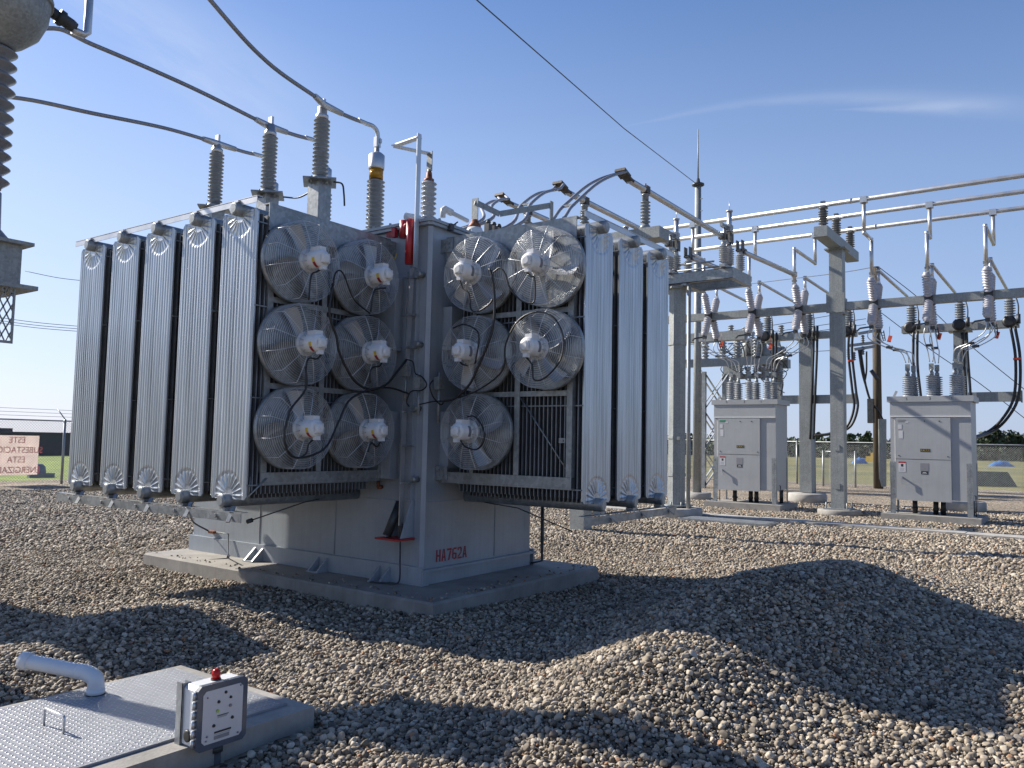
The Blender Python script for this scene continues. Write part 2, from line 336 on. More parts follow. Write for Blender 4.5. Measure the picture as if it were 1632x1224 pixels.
ad = N(t, 'ShaderNodeMath', operation='MULTIPLY_ADD', i_1=.28, i_2=-.14); Lk(t, nz.outputs['Fac'], ad.inputs[0])
ad2 = N(t, 'ShaderNodeMath', operation='ADD'); Lk(t, a.outputs['Fac'], ad2.inputs[0]); Lk(t, ad.outputs[0], ad2.inputs[1]); Lk(t, ad2.outputs[0], r.inputs[0]); Lk(t, r.outputs[0], p.inputs['Base Color'])
sc_col = bpy.data.collections.new('stone_shapes')
import bmesh
for i in range(6):
    bm = bmesh.new(); bmesh.ops.create_icosphere(bm, subdivisions=3, radius=1)
    ks = [(Vector(RNG.normal(size=3)).normalized(), RNG.uniform(.62, .92)) for _ in range(8)]; ph = RNG.uniform(0, 6, 6)
    for v in bm.verts:
        q = v.co.copy(); f = 1+.10*math.sin(2.1*q.x+ph[0])*math.sin(2.6*q.y+ph[1])+.08*math.sin(3.3*q.z+ph[2]+q.x)
        for d, h in ks:
            u = q.dot(d)
            if u*f > h: f -= (u*f-h)*.9
        v.co = q*f
    sme = bpy.data.meshes.new('stone'); bm.to_mesh(sme); bm.free(); sme.polygons.foreach_set('use_smooth', [True]*len(sme.polygons)); sme.materials.append(s_mat)
    sc_col.objects.link(bpy.data.objects.new('stone', sme))
go = bpy.data.objects.new('gravel', me); COL.objects.link(go); tag(go, 'loose grey and tan river stones covering the yard', 'gravel', kind='stuff')
ng = bpy.data.node_groups.new('gravel', 'GeometryNodeTree'); ng.interface.new_socket('Geometry', in_out='INPUT', socket_type='NodeSocketGeometry'); ng.interface.new_socket('Geometry', in_out='OUTPUT', socket_type='NodeSocketGeometry')
gi, gt = N(ng, 'NodeGroupInput'), N(ng, 'NodeGroupOutput'); mp = N(ng, 'GeometryNodeMeshToPoints'); Lk(ng, gi.outputs[0], mp.inputs[0])
ci = N(ng, 'GeometryNodeCollectionInfo'); ci.inputs[0].default_value = sc_col; ci.inputs[1].default_value = True; ci.inputs[2].default_value = True
ip = N(ng, 'GeometryNodeInstanceOnPoints'); Lk(ng, mp.outputs[0], ip.inputs['Points']); Lk(ng, ci.outputs[0], ip.inputs['Instance']); ip.inputs['Pick Instance'].default_value = True
def na(nm, ty): x = N(ng, 'GeometryNodeInputNamedAttribute', data_type=ty); x.inputs[0].default_value = nm; return x.outputs[0]
Lk(ng, na('pick', 'INT'), ip.inputs['Instance Index']); Lk(ng, na('scl', 'FLOAT_VECTOR'), ip.inputs['Scale'])
er = N(ng, 'FunctionNodeEulerToRotation'); Lk(ng, na('rot', 'FLOAT_VECTOR'), er.inputs[0]); Lk(ng, er.outputs[0], ip.inputs['Rotation'])
Lk(ng, ip.outputs[0], gt.inputs[0]); md = go.modifiers.new('stones', 'NODES'); md.node_group = ng

# concrete slab under the transformer
b = MB(); x0, x1, y0, y1, zt = 5.56, 8.53, 4.81, 9.52, .15; c = .02
b._add([(x0, y0, -.1), (x1, y0, -.1), (x1, y1, -.1), (x0, y1, -.1), (x0, y0, zt-c), (x1, y0, zt-c), (x1, y1, zt-c), (x0, y1, zt-c), (x0+c, y0+c, zt), (x1-c, y0+c, zt), (x1-c, y1-c, zt), (x0+c, y1-c, zt)],
       [(0, 1, 5, 4), (1, 2, 6, 5), (2, 3, 7, 6), (3, 0, 4, 7), (4, 5, 9, 8), (5, 6, 10, 9), (6, 7, 11, 10), (7, 4, 8, 11), (8, 9, 10, 11)])
tag(b.build('concrete_pad', 'conc'), 'long flat concrete pad carrying the big transformer', 'concrete pad')
# cable trench lids: a long low strip of concrete
b = MB(); y = 12.0; k = 0
while y > -6:
    b.mm((17.55+.02*math.sin(k), y-.995, -.05), (18.05+.02*math.sin(k), y, .05+.004*math.sin(k*2.3))); y -= 1.0; k += 1
tag(b.build('path', 'conc2'), None, None, kind='structure')
b = MB(); p = onz(1160, 829, .05); b.mm((p.x-.38, p.y-.95, -.05), (p.x+.38, p.y+.95, .05)); b.mm((p.x-.34, p.y-.91, .05), (p.x+.34, p.y+.91, .058))
tag(b.build('trench_cover', 'galv'), 'flat grey metal cover set in the gravel beside the trench lids', 'cover plate')
# ------------------------------------------------------------------ the power transformer
TX, TY = 6.14, 5.48
T = thing('power_transformer', 'big pale grey power transformer with ribbed radiators and eleven round fans', 'transformer', (7.1, 7.4, .15))
c = .035
def ring(z, e=0): return [(TX-e+c, TY-e, z), (8.09+e-c, TY-e, z), (8.09+e, TY-e+c, z), (8.09+e, 9.38+e, z), (TX-e, 9.38+e, z), (TX-e, TY-e+c, z)]
b = MB(); b.prism(ring(.17), 0, 3.64, (0, 0, 1))
b.box((TX+.005, TY+.005, 2), (.05, .05, 3.6), Matrix.Rotation(R(45), 3, 'Z'))
b.build('tank', 'paint', T)
b = MB()
for y in (6.75, 8.05): b.tube([(TX-.001, y, .34), (TX-.001, y, 1.19)], .006, 6)
b.tube([(TX-.001, 5.80, .98), (TX-.001, 9.33, .98)], .006, 6); b.tube([(6.2, TY-.001, .98), (8.04, TY-.001, .98)], .006, 6); b.tube([(7.35, TY-.001, .32), (7.35, TY-.001, 1.3)], .006, 6)
b.build('weld_bead', 'paint', T)
b = MB()
for a0, a1 in (((TX-.035, TY-.035, .151), (TX-.002, 9.42, .335)), ((8.092, TY-.03, .151), (8.12, 9.42, .335))): b.mm(a0, a1)
b.mm((TX-.03, TY-.06, .285), (8.12, TY-.002, .31)); b.mm((TX+.06, TY-.012, .151), (8.05, TY-.003, .284)); b.mm((TX-.03, TY-.05, .152), (TX+.06, TY-.013, .284))
for px, py in ((410, 893), (512, 908), (611, 917)):
    y = onx(px, py, TX-.05).y
    for s in (-.07, .07): b.prism([(TX-.036, y+s, .152), (TX-.19, y+s, .152), (TX-.17, y+s, .175), (TX-.036, y+s, .30)], -.012, .012, (0, 1, 0))
    b.mm((TX-.19, y-.09, .151), (TX-.037, y+.09, .163))
b.build('base_skirt', 'paint', T)
b = MB(); b.prism(ring(3.845, .06), 0, .03, (0, 0, 1)); b.prism(ring(3.812, .045), 0, .03, (0, 0, 1))
for k in range(16): b.cyl((TX-.03, TY+.05+k*.25, 3.876), (TX-.03, TY+.05+k*.25, 3.90), .014, 6)
for k in range(8): b.cyl((TX+.1+k*.25, TY-.03, 3.876), (TX+.1+k*.25, TY-.03, 3.90), .014, 6)
b.build('cover', 'paint', T)
for z0, z1 in ((2.52, 3.28), (1.20, 1.89)):
    b = MB(); b.mm((TX-.13, 5.83, z0), (TX-.001, 9.2, z1)); b.build('tank_stiffener', 'paint', T)
for z0, z1 in ((2.54, 2.99), (1.32, 1.90)):
    b = MB(); b.mm((6.37, TY-.12, z0), (7.95, TY-.001, z1)); b.build('tank_stiffener', 'paint', T)
b = MB(); b.mm((TX-.02, 5.60, .6), (TX-.001, 5.76, 3.36)); b.mm((TX-.05, 5.745, .62), (TX-.021, 5.757, 3.34)); b.mm((TX-.05, 5.603, .62), (TX-.021, 5.615, 3.34)); b.build('corner_channel', 'paint', T)

# radiators: a stack of thin plates behind one fluted end plate, a header pipe above and below
PWD, PHT, PZ, NPL, PIT = .515, 2.60, 1.045, 31, .0475
def radiator():
    root = MB()
    for k in range(1, NPL):
        y = k*PIT
        root.mm((0, y, .05), (PWD, y+.011, PHT-.05))
        root.mm((PWD*.30, y, 0), (PWD*.70, y+.011, .05)); root.mm((PWD*.30, y, PHT-.05), (PWD*.70, y+.011, PHT))
    for z in (.13, .90, 1.72, 2.47):
        for x in (-.006, PWD+.006): root.bar((x, 0, z), (x, NPL*PIT-.02, z), .010, .012)
    o = root.build('radiator', 'fin', None)
    nx = 141; zs = np.concatenate([np.linspace(0, .30, 44), np.linspace(.34, PHT-.34, 5), np.linspace(PHT-.30, PHT, 44)]); xs = np.linspace(0, PWD, nx)
    X, Z = np.meshgrid(xs, zs, indexing='ij'); H = .0085*np.abs(np.cos(PI*X/PWD*12))**.55
    edge = np.minimum(X, PWD-X); H = np.where(edge < .014, .004, H)
    for zc in (.035, PHT-.035):
        dx, dz = X-PWD/2, Z-zc; rr = np.hypot(dx, dz/1.0); an = np.arctan2(dx, dz*(1 if zc < 1 else -1))
        star = np.clip(np.cos(an*20)-.1, 0, 1)**.7*.008*np.clip((rr-.055)/.02, 0, 1)*np.clip((.205-rr)/.03, 0, 1)
        kf = np.clip((rr-.19)/.03, 0, 1); kf = np.where(np.abs(Z-zc) > .24, 1, kf); H = H*kf+star*(1-kf)
    ch = np.clip(.028-edge, 0, 1); Zc = np.clip(Z, ch, PHT-ch)
    m = MB(); nz = len(zs); ii = np.arange(nx*nz).reshape(nx, nz)
    F = np.stack([X, -H-.004, Zc], -1).reshape(-1, 3); B_ = np.stack([X, 0*H+.008, Zc], -1).reshape(-1, 3)
    m.v = [Vector(p) for p in F]; m.f = np.stack([ii[:-1, :-1], ii[1:, :-1], ii[1:, 1:], ii[:-1, 1:]], -1).reshape(-1, 4).tolist(); m.sm = [True]*len(m.f)
    loop = list(ii[:, 0])+list(ii[-1, 1:])+list(ii[-2::-1, -1])+list(ii[0, -2:0:-1]); q = len(m.v); n = len(loop)
    m._add([B_[i] for i in loop], [])
    m.f += [(loop[k], loop[(k+1) % n], q+(k+1) % n, q+k) for k in range(n)]+[tuple(range(q, q+n))]; m.sm += [False]*(n+1)
    e = m.build('end_plate', 'rad', o)
    for z in (-.01, PHT+.01):
        h = MB(); h.lathe([(.048, 0), (.058, .008), (.061, .02), (.061, NPL*PIT+.16)], (PWD/2, -.085, z), (0, 1, 0), 24)
        h.lathe([(.040, 0), (.040, .006)], (PWD/2, -.0885, z), (0, 1, 0), 20)
        h.build('header_pipe', 'galv', o)
    return o
RAD = radiator(); first = True
def place_rad(x, y, rz):
    global first
    o = RAD if first else copy_tree(RAD); first = False
    o.parent = T; o.location = Vector((x, y, PZ))-T.location; o.rotation_euler = (0, 0, rz); return o
for y in (9.13, 8.455, 7.81, 7.15, 6.51): place_rad(4.42, y, R(-90))
for x in (6.37, 7.02, 7.65): place_rad(x, 3.77, 0)

# tie angles across the radiator tops and bottoms
b = MB(); b._leg((4.385, 5.98, 3.735), (4.385, 9.22, 3.735), Vector((0, 0, -1)), Vector((1, 0, 0)), .05, .006); b._leg((4.385, 5.98, 3.741), (4.385, 9.22, 3.741), Vector((1, 0, 0)), Vector((0, 0, 1)), .06, .006)
for y in (8.87, 8.2, 7.55, 6.89, 6.25): b.mm((4.36, y-.03, 3.715), (4.42, y+.03, 3.733))
b.build('tie_angle', 'alum', T)
b = MB(); b._leg((4.345, 5.96, .935), (4.345, 9.22, .935), Vector((0, 0, -1)), Vector((1, 0, 0)), .075, .007); b._leg((4.345, 5.96, .942), (4.345, 9.22, .942), Vector((1, 0, 0)), Vector((0, 0, 1)), .07, .007)
for y in (8.87, 8.2, 7.55, 6.89, 6.25):
    b.bar((4.40, y-.11, .985), (4.30, y-.17, .86), .035, .012); b.cyl((4.34, y+.06, .90), (4.325, y+.06, .90), .018, 8)
    b.mm((4.36, y-.04, .948), (4.44, y+.04, .975))
b.build('tie_angle', 'galv', T)
b = MB(); b._leg((6.30, 3.735, 3.735), (8.25, 3.735, 3.735), Vector((0, 0, -1)), Vector((0, 1, 0)), .05, .006); b._leg((6.30, 3.735, 3.741), (8.25, 3.735, 3.741), Vector((0, 1, 0)), Vector((0, 0, 1)), .06, .006); b.build('tie_angle', 'alum', T)
b = MB(); b._leg((6.30, 3.69, .935), (8.25, 3.69, .935), Vector((0, 0, -1)), Vector((0, 1, 0)), .075, .007); b._leg((6.30, 3.69, .942), (8.25, 3.69, .942), Vector((0, 1, 0)), Vector((0, 0, 1)), .07, .007)
for x in (6.63, 7.28, 7.91): b.bar((x+.1, 3.76, .985), (x+.17, 3.64, .86), .035, .012); b.mm((x-.04, 3.70, .948), (x+.04, 3.78, .975))
b.build('tie_angle', 'galv', T)
b = MB(); b.tube([(4.47, 6.02, 1.25), (4.44, 6.0, 1.02)], .007, 6); b.tube([(4.6, 5.96, 1.235), (4.42, 6.0, 1.06)], .009, 6); b.build('brace_rod', 'galv', T)
b = MB(); p = [onx(405, 829, 4.5)]; b.tube([(4.5, 6.05, .86), (5.15, 6.1, .99), (5.35, 6.12, 1.01)], .006, 6); b.cyl((4.48, 6.05, .855), (4.53, 6.05, .866), .02, 8); b.build('brace_rod', 'dark', T)
b = MB(); b.tube([(6.36, 3.86, .80), (6.40, 4.5, .97), (6.40, 4.9, 1.0)], .006, 6); b.build('brace_rod', 'dark', T)
b = MB(); b.tube([(6.34, 4.47, 2.05), (6.34, 3.9, 1.33)], .006, 6); b.build('brace_rod', 'galv', T)

# fan mounting frames
def frame(pt, x0, x1, xm):
    # pt(u, w, z): u along the frame, w out of it
    b = MB()
    def pl(u0, u1, z0, z1, w0=0, w1=.012): b.mm(pt(u0, w0, z0), pt(u1, w1, z1))
    pl(x0, x1, 1.19, 1.285); pl(x0, x1, 1.175, 1.189, -.06, .012)
    pl(x0, x0+.06, 1.287, 3.45, -.002, .010); pl(x0, x0+.011, 1.287, 3.45, -.06, -.003)
    pl(xm-.03, xm+.03, 1.287, 3.45, -.002, .010); pl(x1-.42, x1-.37, 1.287, 3.45, -.002, .010)
    for z in (2.06, 2.84): pl(x0+.062, xm-.032, z-.025, z+.025, -.004, .008); pl(xm+.032, x1-.422, z-.025, z+.025, -.004, .008)
    pl(x0-.02, x1, 3.46, 3.70, 0, .012); pl(x0-.02, x1, 3.701, 3.712, -.07, .012)
    pl(x1-.10, x1+.06, 1.20, 1.34, .013, .03); pl(x1-.10, x1+.06, 3.55, 3.69, .013, .03)
    for dz in (1.245, 1.30, 3.60, 3.645):
        for du in (-.05, .0): p = Vector(pt(x1+du, .03, dz)); q = Vector(pt(x1+du, .042, dz)); b.cyl(p, q, .013, 6)
    for z in (1.6, 2.25, 2.95):
        pl(x0+.07, x0+.14, z, z+.045, -.001, .007); b.cyl(pt(x0+.1, .007, z+.022), pt(x0+.1, .018, z+.022), .012, 6)
    return b
frame(lambda u, w, z: (u, 5.985-w, z), 4.54, 6.07, 5.20).build('fan_frame', 'galv', T)
frame(lambda u, w, z: (6.335-w, u, z), 3.86, 5.42, 4.48).build('fan_frame', 'galv', T)

# fans, facing local -Y
def fan(label_mat):
    b = MB(); RR = .368; D = .215; n = 44
    def hoop(r, y): b.tube([(r*math.cos(2*PI*k/n), y, r*math.sin(2*PI*k/n)) for k in range(n)], .0019, 4, True)
    def dome(r): return -D-.055*(1-(r/RR)**2)**.8
    r = .105
    while r < RR-.012: hoop(r, dome(r)); r += .0192
    for k in range(8): hoop(RR-.004*(1-(k/7)), -D+.014+k*.026)
    for k in range(12):
        a = 2*PI*(k+.5)/12; rs = [.08, .14, .22, .30, .345, RR]
        pts = [(q*math.cos(a), dome(q)-.003, q*math.sin(a)) for q in rs]+[(RR*1.006*math.cos(a), -D*.5, RR*1.006*math.sin(a)), (RR*1.006*math.cos(a), -.02, RR*1.006*math.sin(a))]
        b.tube(pts, .0030, 5)
    o = b.build('cooling_fan', 'wire', None)
    s = MB(); s.lathe([(RR+.004, -.05), (RR+.004, .0), (RR-.035, .03), (RR-.04, .03), (RR, -.002), (RR, -.05)], (0, 0, 0), (0, 1, 0), 44); s.build('shroud_ring', 'galv', o)
    m = MB(); y0 = -D-.085
    m.lathe([(.040, 0), (.072, .006), (.082, .022), (.082, .16), (.088, .165), (.088, .19), (.06, .20)], (0, y0-.115, 0), (0, 1, 0), 26)
    m.lathe([(.075, 0), (.112, .01), (.112, .018)], (0, y0+.075, 0), (0, 1, 0), 26); m.build('motor', 'white', o)
    m = MB(); m.box((0.005, y0-.02, .088), (.075, .125, .05)); m.box((0.0, y0-.115-.012, .0), (.085, .03, .085)); m.lathe([(.03, 0), (.048, .008), (.048, .03)], (.0, y0-.15, .0), (0, 1, 0), 18)
    m.box((.0, y0-.10, -.085), (.045, .05, .035)); m.build('terminal_box', 'white', o)
    for k in range(4):
        a0 = PI/2*k+.5; m = MB(); g = []
        for i in range(8):
            r = .07+.27*i/7; wd = .05+.085*(i/7)**.8; tw = R(36-16*i/7)
            for j in range(5):
                s_ = (j/4-.5); aa = a0+s_*2*wd*math.cos(tw)/r*.55+.35*(i/7)
                g.append(Vector((r*math.cos(aa), -D*.55+s_*2*wd*math.sin(tw)*.6+.02*(1-4*s_*s_), r*math.sin(aa))))
        f = [(i*5+j, i*5+j+1, (i+1)*5+j+1, (i+1)*5+j) for i in range(7) for j in range(4)]
        m._add(g, f, True); m.build('blade', 'blade', o)
    if label_mat == 'hot':
        for mt, a, e in (('yellow', R(35), R(62)), ('redp', R(-12), R(33))):
            m = MB(); q = []
            for k in range(5):
                t = a+(e-a)*k/4
                for yy in (y0-.075, y0-.04): q.append((-.0825*math.sin(R(90)-t+R(60))*1.0, yy, .0825*math.cos(R(90)-t+R(60))))
            m._add(q, [(2*k, 2*k+2, 2*k+3, 2*k+1) for k in range(4)]); m.build('warning_label', mt, o)
    else:
        m = MB(); q = []
        for k in range(7):
            t = R(-35)+R(75)*k/6
            for yy in (y0-.02, y0+.02): q.append((.0826*math.cos(t), yy, .0826*math.sin(t)))
        m._add(q, [(2*k, 2*k+2, 2*k+3, 2*k+1) for k in range(6)]); m.build('warning_label', 'plate', o)
    return o
FA, FB = fan('hot'), fan('cold'); fa = fb = 0
for i, (x, z) in enumerate(((4.80, 3.205), (5.60, 3.205), (4.80, 2.445), (5.60, 2.445), (4.80, 1.685), (5.60, 1.685))):
    o = FA if i == 0 else copy_tree(FA); o.parent = T; o.location = Vector((x, 5.955, z))-T.location; o.rotation_euler = (0, R((17, -8, 3, 26, -14, 9)[i])*0, 0)
for i, (y, z) in enumerate(((4.09, 3.23), (4.88, 3.235), (4.09, 2.46), (4.88, 2.455), (4.87, 1.69))):
    o = FB if i == 0 else copy_tree(FB); o.parent = T; o.location = Vector((6.305, y, z))-T.location; o.rotation_euler = (0, 0, R(-90))
for f_ in [o for o in T.children if o.name.startswith('cooling_fan')]:
    a = random.uniform(0, 6.28)
    for ch in f_.children:
        if ch.name.startswith('blade'): ch.rotation_euler = (0, a, 0)
# black fan leads, traced over the fans they hang in front of
def lead(pts, fn, v, r=.008, nm='fan_lead'): MB().tube(curve([fn(p[0], p[1], v) for p in pts], 5), r, 6).build(nm, 'black', T)
Lp, Rp = 5.60, 5.93
for pts in ([(514, 428), (505, 433), (496, 440), (492, 478)], [(615, 459), (604, 460), (595, 466), (591, 497)], [(609, 572), (606, 583), (596, 585), (590, 592), (590, 610)], [(513, 563), (505, 572), (493, 571), (488, 584), (487, 620)], [(606, 705), (600, 712), (592, 706), (586, 720)], [(500, 700), (492, 708), (488, 722), (478, 730)]): lead(pts, ony, Lp)
lead([(531, 455), (534, 437), (541, 431), (549, 440), (564, 477), (590, 500)], ony, Lp)
lead([(531, 451), (525, 499), (536, 536), (542, 565), (564, 606), (590, 621), (615, 613), (634, 591), (648, 573)], ony, Lp+.02, .012)
lead([(487, 584), (487, 620), (462, 655), (453, 698), (465, 727), (492, 727), (520, 712), (538, 676), (556, 639), (586, 622), (620, 618), (650, 627)], ony, Lp, .010)
for pts in ([(733, 446), (738, 460), (747, 467), (751, 493), (762, 496), (778, 486), (786, 476)], [(835.7, 429.6), (846, 440), (852, 444), (852, 478), (843, 483), (828, 477), (812, 458), (806, 438), (797, 427), (786, 434)], [(733, 575), (736, 580), (745, 583)], [(836, 566), (848, 582), (851, 605), (870, 601), (894, 572), (897, 535), (882, 506), (855, 497), (826, 511), (806, 548), (801, 590), (765, 620), (731, 634)], [(734, 702), (742, 712), (760, 716), (772, 700), (768, 678), (756, 664), (745, 664)], [(722, 523), (740, 517), (760, 527), (763, 545), (757, 580)]): lead(pts, onx, Rp)
lead([(780, 428), (785, 443), (788, 476), (787, 511), (779, 544), (764, 580), (748, 613), (726, 634), (705, 640)], onx, Rp, .012)
# small terminal boxes and conduits at the corner
for px, py, w, h in ((647, 592, .07, .10), (668, 612, .08, .13)):
    p = onx(px, py, 6.0); b = MB(); b.box(p, (.07, w, h)); b.cyl(p+Vector((0, 0, h/2)), p+Vector((0, 0, h/2+.05)), .016, 8); b.cyl(p-Vector((0, 0, h/2)), p-Vector((0, 0, h/2+.25)), .016, 8); b.build('junction_box', 'struct', T)
p = ony(700, 611, 5.38); b = MB(); b.box(p, (.08, .07, .13)); b.cyl(p, p-Vector((0, 0, .4)), .018, 8); b.cyl(p, p+Vector((0, 0, .11)), .014, 8); b.build('junction_box', 'struct', T)
lead([(648, 573), (658, 577), (662, 595), (672, 600), (680, 613), (672, 622), (655, 624), (648, 640), (652, 648)], onx, 5.95, .007)
lead([(690, 606), (685, 615), (690, 632), (702, 645), (706, 640), (690, 640), (668, 645)], ony, 5.34, .007)

# high-voltage arresters on posts, high-voltage bushings behind them
AY = (6.935, 7.845, 8.90); BY = (6.82, 7.74, 8.78)
for y in AY:
    b = MB(); b.insul((5.9, y, 4.52), (5.9, y, 5.165), .062, .092, 14, 20); o = b.build('surge_arrester', 'porc', T)
    b = MB(); b.lathe([(.07, 0), (.07, .05), (.052, .06), (.052, .14)], (5.9, y, 5.165), (0, 0, 1), 18); b.mm((5.885, y-.035, 5.305), (5.915, y+.035, 5.40)); b.build('terminal_cap', 'alum', o)
    b = MB(); b.prism([(5.66, y, 4.44), (5.9, y-.27, 4.44), (6.14, y, 4.44), (5.9, y+.27, 4.44)], 0, .016, (0, 0, 1)); b.lathe([(.10, 0), (.10, .03), (.07, .06)], (5.9, y, 4.457), (0, 0, 1), 18)
    for a in range(4): b.cyl((5.9+.12*math.cos(a*PI/2), y+.12*math.sin(a*PI/2), 4.40), (5.9+.12*math.cos(a*PI/2), y+.12*math.sin(a*PI/2), 4.49), .012, 6)
    b.build('mounting_plate', 'galv', o)
    b = MB(); b.mm((5.81, y-.09, 3.55), (5.99, y+.09, 4.439)); b.mm((5.991, y-.07, 3.58), (TX-.001, y+.07, 3.70)); b.build('support_column', 'galv', o)
for y in BY:
    b = MB(); b.insul((6.65, y, 4.06), (6.65, y, 4.66), .072, .108, 12, 22); b.lathe([(.15, 0), (.15, .03), (.11, .04), (.11, .17), (.09, .18)], (6.65, y, 3.876), (0, 0, 1), 22); o = b.build('high_voltage_bushing', 'porc', T)
    b = MB(); b.lathe([(.082, 0), (.082, .12)], (6.65, y, 4.67), (0, 0, 1), 22); b.build('oil_glass', 'amber', o)
    b = MB(); b.lathe([(.092, 0), (.094, .02), (.094, .17), (.06, .20), (.03, .205), (.026, .30)], (6.65, y, 4.79), (0, 0, 1), 22); b.build('terminal_cap', 'alum', o)
# neutral bushing and its flat bar down the corner
nb = Vector((6.45, 5.80, 3.876))
b = MB(); b.insul(nb+Vector((0, 0, .10)), nb+Vector((0, 0, .53)), .058, .088, 8, 20); b.lathe([(.11, 0), (.11, .03), (.08, .1)], nb, (0, 0, 1), 20); o = b.build('neutral_bushing', 'porc2', T)
b = MB(); b.lathe([(.055, 0), (.055, .03), (.035, .04), (.03, .10), (.022, .12)], nb+Vector((0, 0, .53)), (0, 0, 1), 16); b.build('copper_collar', 'rust', o)
b = MB(); b.box(nb+Vector((0, 0, .76)), (.012, .075, .22)); b.cyl(nb+Vector((0, 0, .62)), nb+Vector((0, 0, .67)), .022, 12); b.build('terminal_pad', 'struct', o)
b = MB(); q0 = Vector((6.445, 5.80, 4.72)); q1 = onx(628, 233, 6.10); q2 = Vector((6.03, 5.575, 4.72)); b.bar(q0, q1, .075, .012); b.bar(q1, q2, .075, .012)
b.bar(q2+Vector((0, 0, .04)), (6.03, 5.575, 3.36), .06, .012, (0, 1, 0)); b.bar((6.03, 5.62, 3.36), (6.03, 5.655, 2.20), .055, .010, (0, 1, 0)); b.bar((6.02, 5.66, 2.05), (6.02, 5.66, 1.55), .06, .012, (0, 1, 0)); b.bar((6.02, 5.665, 1.62), (6.02, 5.665, .74), .055, .010, (0, 1, 0))
b.build('neutral_bar', 'alum', T)
for py in (440, 500, 552, 655, 710, 770):
    b = MB(); z = onx(665, py, 6.03).z; b.mm((6.0, 5.53, z-.018), (6.02, 5.72, z)); b.mm((6.02, 5.60, z-.015), (TX-.021, 5.64, z-.002))
    if py in (440, 552, 655, 770): b.cyl((6.04, 5.56, z+.03), (TX-.001, 5.56, z+.03), .03, 12)
    b.build('standoff_bracket', 'galv', T)
b = MB(); p = Vector((6.02, 5.665, .74)); b.box(p+Vector((0, 0, -.05)), (.02, .05, .14)); b.tube(curve([p+Vector((0, 0, -.1)), (6.02, 5.66, .4), (6.02, 5.665, .19), (5.98, 5.75, .165), (5.9, 5.95, .165)], 5), .009, 6); b.build('ground_lead', 'dark', T)
# low-voltage neutral bushing with a bent flat bar
hb = Vector((7.39, 5.90, 3.876))
b = MB(); b.lathe([(.24, 0), (.24, .03), (.19, .05), (.17, .10), (.10, .15), (.10, .22), (.085, .25)], hb, (0, 0, 1), 24); o = b.build('low_voltage_bushing', 'white', T)
b = MB(); b.lathe([(.075, 0), (.075, .03), (.05, .06), (.04, .10)], hb+Vector((0, 0, .25)), (0, 0, 1), 16); b.build('copper_collar', 'rust', o)
b = MB(); b.box(hb+Vector((0, 0, .47)), (.012, .09, .28)); b.build('terminal_pad', 'struct', o)
b = MB(); a0 = Vector((7.38, 5.90, 4.44)); a1 = ony(796, 341, 5.75); a2 = ony(879, 327, 5.5); b.bar(a0, a1, .012, .07); b.bar(a1, a2, .012, .07); b.bar(a2+Vector((0, 0, .05)), a2-Vector((0, 0, .55)), .012, .07); b.build('neutral_bar', 'struct', T)
for y in (6.6, 7.8, 9.0):
    b = MB(); b.insul((7.75, y, 3.92), (7.75, y, 4.18), .05, .085, 5, 18); b.lathe([(.11, 0), (.11, .05)], (7.75, y, 3.876), (0, 0, 1), 18); b.cyl((7.75, y, 4.18), (7.75, y, 4.27), .025, 12); b.build('low_voltage_bushing', 'porc2', T)
b = MB()
for px, py, s in ((778, 365, .05), (787, 368, .045), (795, 371, .06)): p = ony(px, py, 5.95); b.box(p, (.07, .07, .12)); b.lathe([(.02, 0), (.035, .02), (.02, .05)], p+Vector((0, 0, .06)), (0, 0, 1), 10)
b.build('cover_gauge', 'dark', T)
# pale pipes lying on the cover
b = MB(); p, q = ony(708, 333, 5.75), ony(745, 352, 5.75); b.tube([p+Vector((-.02, 0, -.1)), p+Vector((-.02, 0, -.01)), p, (p*.7+q*.3), (p*.7+q*.3)+Vector((.001, 0, 0)), q], [.03, .03, .04, .04, .025, .025], 10); b.build('cover_pipe', 'white', T)
b = MB(); p, q = onx(648, 345, 6.2), onx(668, 350, 6.2); b.tube([p, q, q+Vector((.3, -.05, -.05))], .045, 10); b.build('cover_pipe', 'white', T)
b = MB(); p = ony(718, 362, 5.42); b.box(p, (.06, .05, .07)); b.tube([p, p+Vector((.08, -.03, .07))], .008, 6); b.build('valve', 'dark', T)
# red relief pipe, red tag, drain valve
b = MB(); pts = [onx(*q, 6.03) for q in ((643, 379), (644, 352), (646, 347), (655, 350), (657, 362), (652, 421))]; b.tube([pts[0], pts[1]], .045, 14); b.tube([pts[1]+Vector((0, .0, -.06)), pts[3]+Vector((0, 0, -.06))], .04, 14); b.tube([pts[3], pts[5]], .047, 14); b.build('relief_pipe', 'red', T)
b = MB(); p = onx(625, 373, TX-.02); b.box(p, (.01, .16, .05)); b.box(onx(629, 371, 6.08), (.05, .05, .10)); b.build('valve_tag', 'redp', T)
b = MB(); p = onx(627, 390, 6.09); b.tube(curve([p, p+Vector((0, .03, -.08)), p+Vector((0, -.02, -.16)), p+Vector((0, -.05, -.1))], 4), .006, 6); b.build('seal_wire', 'yellow', T)
b = MB(); p = onx(603, 764, 6.08)
b.lathe([(.05, 0), (.055, .004), (.055, .016), (.05, .02)], p, (0, 0, 1), 16); b.build('valve_handle', 'red', T)
b = MB(); b.cyl(p-Vector((0, 0, .001)), p-Vector((0, 0, .08)), .018, 10); b.tube([p-Vector((0, 0, .08)), p+Vector((.06, 0, -.08))], .02, 8); b.build('valve', 'rust', T)
b = MB(); zt, zb = onx(640, 797, 6.05).z, onx(630, 855, 6.05).z; y0, y1 = onx(650, 850, 6.05).y, onx(622, 850, 6.05).y
